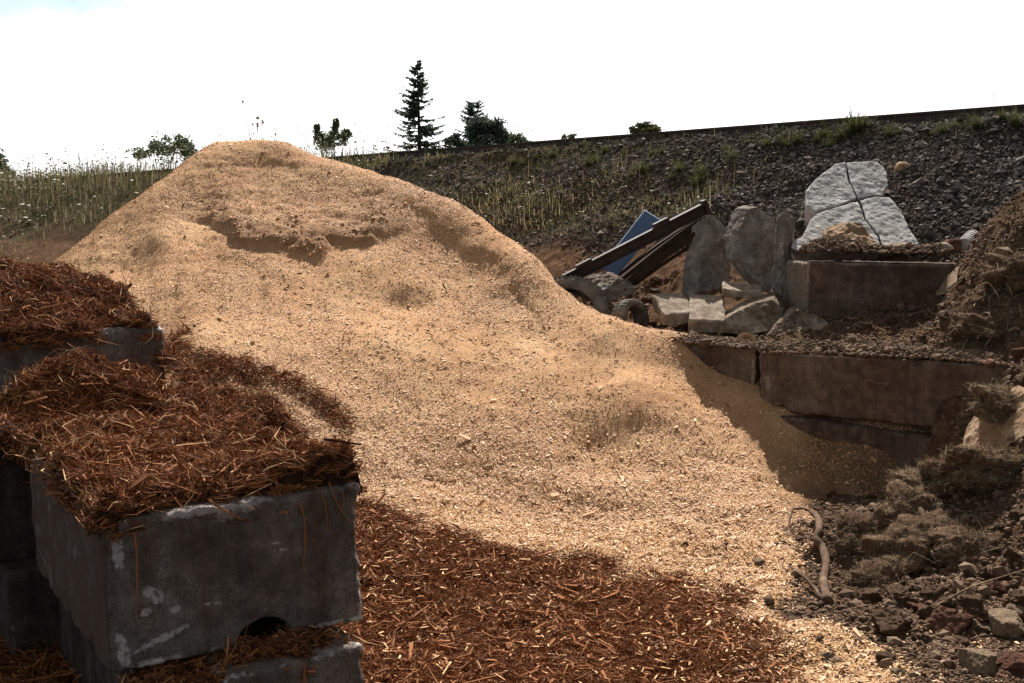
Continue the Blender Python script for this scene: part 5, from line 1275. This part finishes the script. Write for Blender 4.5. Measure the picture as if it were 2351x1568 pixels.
# wild carrots whose heads stand against the sky
def carrot(seed):
    r = np.random.default_rng(seed); mb = MB()
    h = 1.0
    st = np.array(((0, 0, -0.05), (r.normal(0, .03), r.normal(0, .03), 0.5), (r.normal(0, .06), r.normal(0, .06), h)))
    tube(mb, st, (0.008, 0.006, 0.0045), 5, 0.35)
    heads = [(st[2], 0.024)]
    for _ in range(r.integers(1, 4)):
        a = st[1]*(1-0.3) + st[2]*0.3; d = np.array((r.normal(0, .16), r.normal(0, .16), r.uniform(.25, .5)))
        tube(mb, [a, a+d*0.6+np.array((0, 0, .02)), a+d], (0.005, 0.004, 0.0035), 4, 0.4); heads.append((a+d, r.uniform(.013, .021)))
    root = mb.build('wild_carrot', M['grass'], base=(0, 0, 0))
    for c, s in heads:
        m2 = MB(); k = 26; P = c + np.c_[r.normal(0, s*0.5, (k, 2)), r.uniform(0, s*0.7, k)]
        octa(P, np.full(k, s*0.34), m2, r.uniform(0, .75, k), flat=.6)
        m2.build('flower_head', M['flower'], root, base=c)
    return root
cps = [carrot(s) for s in range(5)]
sky_u = [(592, 275, 18.4), (602, 290, 18.4), (610, 282, 18.5), (1272, 262, 0), (1290, 292, 0), (1440, 268, 0), (1600, 262, 0), (1690, 252, 0), (1795, 220, 0), (1830, 232, 0), (1862, 230, 0), (1945, 258, 0), (1970, 250, 0), (1990, 246, 0), (2010, 252, 0), (2085, 246, 0), (2280, 200, 0), (2288, 212, 0), (2296, 205, 0), (2305, 215, 0), (1320, 285, 0), (1365, 290, 0), (1230, 300, 0), (1190, 292, 0), (1040, 318, 0), (1015, 325, 0), (880, 322, 0), (840, 298, 0), (862, 318, 0), (910, 310, 0), (760, 330, 0), (700, 335, 0), (725, 325, 0), (470, 325, 0), (455, 330, 0), (482, 345, 0)]
for u in list(range(20, 440, 13)) + list(range(740, 1260, 24)): sky_u.append((u + int(rng.uniform(-5, 5)), int(np.interp(u, [0, 100, 300, 440, 740, 1260], [378, 368, 352, 345, 330, 296]) + rng.uniform(-12, 22)), 0))
for k, (u, v, Y) in enumerate(sky_u):
    x_y = (u - CX)/FPX
    if not Y: Y = (15.55 + (0.1 if u > 1200 else -0.2 + rng.uniform(-.5, .4)))/(EN[0]*x_y + EN[1])
    p = at(u, v, Y); z0 = float(ground_z(p[0], p[1]))
    h = p[2] - z0
    if h < 0.15: continue
    o = copy_tree(cps[k % 5]); o.location = (p[0], p[1], z0); s = h
    w_ = float(np.clip(s, 0.6, 1.4))*np.clip(Y/22, 0.8, 1.5); o.scale = (w_, w_, s); o.rotation_euler = (0, 0, rng.uniform(0, 6))
    tag(o, 'thin wild carrot stalk with dark seed heads standing against the sky', 'wild carrot', 'wild carrots along the skyline')
for o in cps:
    for c in list(o.children): bpy.data.objects.remove(c)
    bpy.data.objects.remove(o)

# ------------------------------------------------------------------ trees beyond the embankment
def conifer(base, H, label, seed, rad=0.24, top_gap=0.0, bare=0.05, crown_pow=0.9, dens=1.0):
    r = np.random.default_rng(seed); root = empty('conifer_tree', base); tag(root, label, 'tree', 'trees beyond the railway')
    base = np.asarray(base, float)
    m = MB(); tube(m, [base, base+np.array((0.01*H, 0, .5*H)), base+np.array((0, 0, H))], (0.022*H, 0.012*H, 0.002*H), 8)
    m.build('trunk', M['trunk'], root)
    mb = MB(); tw = MB()
    z = bare*H
    while z < H*0.985:
        f = z/H
        for _ in range(r.integers(4, 7)):
            az = r.uniform(0, 6.283); L = rad*H*((1-f)**crown_pow)*r.uniform(0.55, 1.12)+0.012*H
            if r.random() < 0.10: L *= 0.4
            d = np.array((math.cos(az), math.sin(az), 0)); a = base + np.array((0, 0, z + r.uniform(-.01, .01)*H))
            s = np.linspace(0, 1, 9)[:, None]
            droop = (-0.38 + 0.55*f)*L
            q = a + d*L*s + np.array((0, 0, 1.0))*(droop*s**1.2 + 0.20*L*s**3)
            tube(tw, q, np.linspace(0.004*H, 0.001*H, 9), 4)
            k = int(34*dens*(0.5 + L/(rad*H)))
            t = r.uniform(0.12, 1.0, k); P = np.stack([np.interp(t, s[:, 0], q[:, c]) for c in range(3)], -1)
            side = np.array((-d[1], d[0], 0))*r.choice((-1, 1), (k, 1)); 
            D = norm(d*r.uniform(.3, 1, (k, 1)) + side*r.uniform(.2, 1, (k, 1)) + np.c_[np.zeros((k, 2)), r.uniform(-.9, .05, k)])
            ll = (0.042*H*(1-0.55*t)*(0.6+0.5*(1-f)))[:, None]*r.uniform(.6, 1.3, (k, 1))
            Wd = norm(np.cross(D, r.normal(0, 1, (k, 3))))*ll*0.15
            V = np.stack([P-Wd*0.6, P+Wd*0.6, P+D*ll*0.6+Wd, P+D*ll*1.1, P+D*ll*0.6-Wd], 1).reshape(-1, 3)
            b = np.arange(k)[:, None]*5
            mb.add(V, [b+np.array((0, 1, 2, 3, 4))], r.random(k))
        z += H*0.024*(1.15-0.5*f)*r.uniform(.8, 1.25)
    mb.build('crown', M['conifer'], root); tw.build('limbs', M['trunk'], root)
    return root
def leafy(base, lobes, label, seed, mat='leaf', leaf=0.16, name='leafy_tree', group='trees beyond the railway', n=900, trunk_h=None):
    """lobes: list of (dx, dz, rx, rz) in metres around the base."""
    r = np.random.default_rng(seed); root = empty(name, base); tag(root, label, 'bush' if name == 'bush' else 'tree', group)
    base = np.asarray(base, float); mb = MB(); tr = MB()
    for (dx, dz, rx, rz) in lobes:
        c = base + np.array((dx, r.uniform(-.3, .3)*rx, dz))
        tube(tr, [base + np.array((dx*0.1, 0, 0)), base + np.array((dx*0.5, 0, dz*0.55)), c], (0.05*rz+.03, .04*rz+.02, .012*rz), 6)
        for _ in range(9):
            d = norm(r.normal(0, 1, 3)); tube(tr, [c - np.array((0, 0, rz*.3)), c + d*np.array((rx, rx, rz))*0.8], (.012*rz+.005, .004*rz), 4)
        nc = max(6, n//22)
        cc = norm(r.normal(0, 1, (nc, 3)))*(r.random((nc, 1))**0.45)*np.array((rx, rx, rz)) + c
        k = n; w = r.integers(0, nc, k); P = cc[w] + r.normal(0, 1, (k, 3))*np.array((rx, rx, rz))*0.24
        A = norm(r.normal(0, 1, (k, 3))); B = norm(np.cross(A, r.normal(0, 1, (k, 3)))); l = (leaf*np.exp(r.normal(0, .3, k)))[:, None]
        V = np.stack([P - A*l*.5, P + B*l*.28, P + A*l*.5, P - B*l*.28], 1).reshape(-1, 3); b = np.arange(k)[:, None]*4
        mb.add(V, [b+np.array((0, 1, 2, 3))], np.clip(r.random(nc)[w]*0.6 + r.random(k)*0.4, 0, 1))
    tr.build('trunk', M['trunk'], root); mb.build('crown', M[mat], root)
    return root
def far(u, v, Y, zb=2.0):
    p = at(u, v, Y); return np.array((p[0], p[1], zb)), p[2]-zb
b, H = far(958, 138, 120); conifer(b, H, 'tall dark spruce tree standing alone against the sky', 1, rad=0.36, bare=0.25, dens=1.6)
b, H = far(1088, 230, 135); conifer(b, H, 'shorter dark conifer with a broken top, right of the tall spruce', 2, rad=0.20, bare=0.3, crown_pow=0.33, dens=1.5)
def leafy_at(u0, Y, zb, lobes, *a, **k):
    """lobes (u, v, ru, rv) in frame units, turned into metres at depth Y."""
    p = at(u0, 519, Y)
    m = Y/FPX
    return leafy((p[0], p[1], zb), [((u-u0)*m, CAM_H + (519-v)*m - zb, ru*m, rv*m) for u, v, ru, rv in lobes], *a, **k)
leafy_at(1120, 130, 2.0, [(1108, 295, 26, 24), (1135, 300, 24, 22), (1090, 310, 24, 24), (1150, 318, 18, 20), (1120, 325, 44, 22)], 'round dense dark tree touching the broken-topped conifer', 3, mat='conifer', leaf=0.34, n=1100)
leafy_at(1045, 125, 2.0, [(1047, 320, 12, 10), (1036, 332, 15, 10), (1058, 332, 15, 10)], 'small dark tree crown between the two conifers', 4, mat='conifer', leaf=0.3, n=400)
leafy_at(1180, 140, 2.0, [(1178, 318, 22, 12), (1160, 326, 18, 12), (1200, 328, 18, 8)], 'pale green tree right of the round dark tree', 5, mat='leaf', leaf=0.34, n=500)
leafy_at(1480, 110, 2.0, [(1478, 294, 18, 9), (1498, 300, 16, 8), (1458, 302, 16, 8), (1480, 304, 30, 8)], 'small round bright green treetop above the rail', 6, mat='leaf_light', leaf=0.24, n=500)
leafy_at(1308, 120, 2.0, [(1308, 314, 12, 8), (1300, 320, 14, 8)], 'faint tiny treetop just above the rail, left of the bright green one', 7, mat='leaf', leaf=0.22, n=200)
p = at(762, 345, 40); zb = float(ground_z(p[0], p[1]))
leafy((p[0], p[1], zb), [(-0.35, 4.4-zb+0.0+2.05-2.0+.3, .20, .32), (0.1, 4.75, .22, .55), (.45, 4.55, .28, .32), (-.1, 4.25, .35, .35), (-.55, 4.65, .14, .25), (.2, 4.1, .5, .3)] if False else [(dx, (CAM_H + (519-v)/FPX*40) - zb, rx, rz) for dx, v, rx, rz in ((-0.42, 316, .18, .22), (-.52, 300, .10, .16), (0.05, 312, .22, .36), (0.14, 290, .10, .20), (.42, 318, .22, .18), (.5, 310, .14, .12), (0, 335, .55, .28), (-.2, 328, .3, .25))], 'grey-green shrub with upright tufts just right of the chip mound top', 8, mat='leaf', leaf=0.10, n=380, name='bush')
p = at(385, 345, 62); zb = 2.0
leafy((p[0], p[1], zb), [(dx, (CAM_H + (519-v)/FPX*62) - zb, rx, rz) for dx, v, rx, rz in ((0, 335, .75, .5), (.6, 330, .5, .4), (-.8, 345, .6, .35), (-1.5, 356, .6, .3), (1.3, 350, .5, .4), (.2, 352, 1.4, .5), (1.0, 340, .35, .35))], 'pale grey-green bush behind the left shoulder of the chip mound', 9, mat='leaf', leaf=0.17, n=330, name='bush')
p = at(-8, 380, 70)
leafy((p[0], p[1], 2.0), [(dx, (CAM_H + (519-v)/FPX*70) - 2.0, rx, rz) for dx, v, rx, rz in ((0, 365, .5, .7), (.3, 385, .55, .6), (-.5, 372, .7, .8), (.5, 398, .5, .4))], 'dark tree crown cut off by the left edge', 10, mat='conifer', leaf=0.22, n=500)
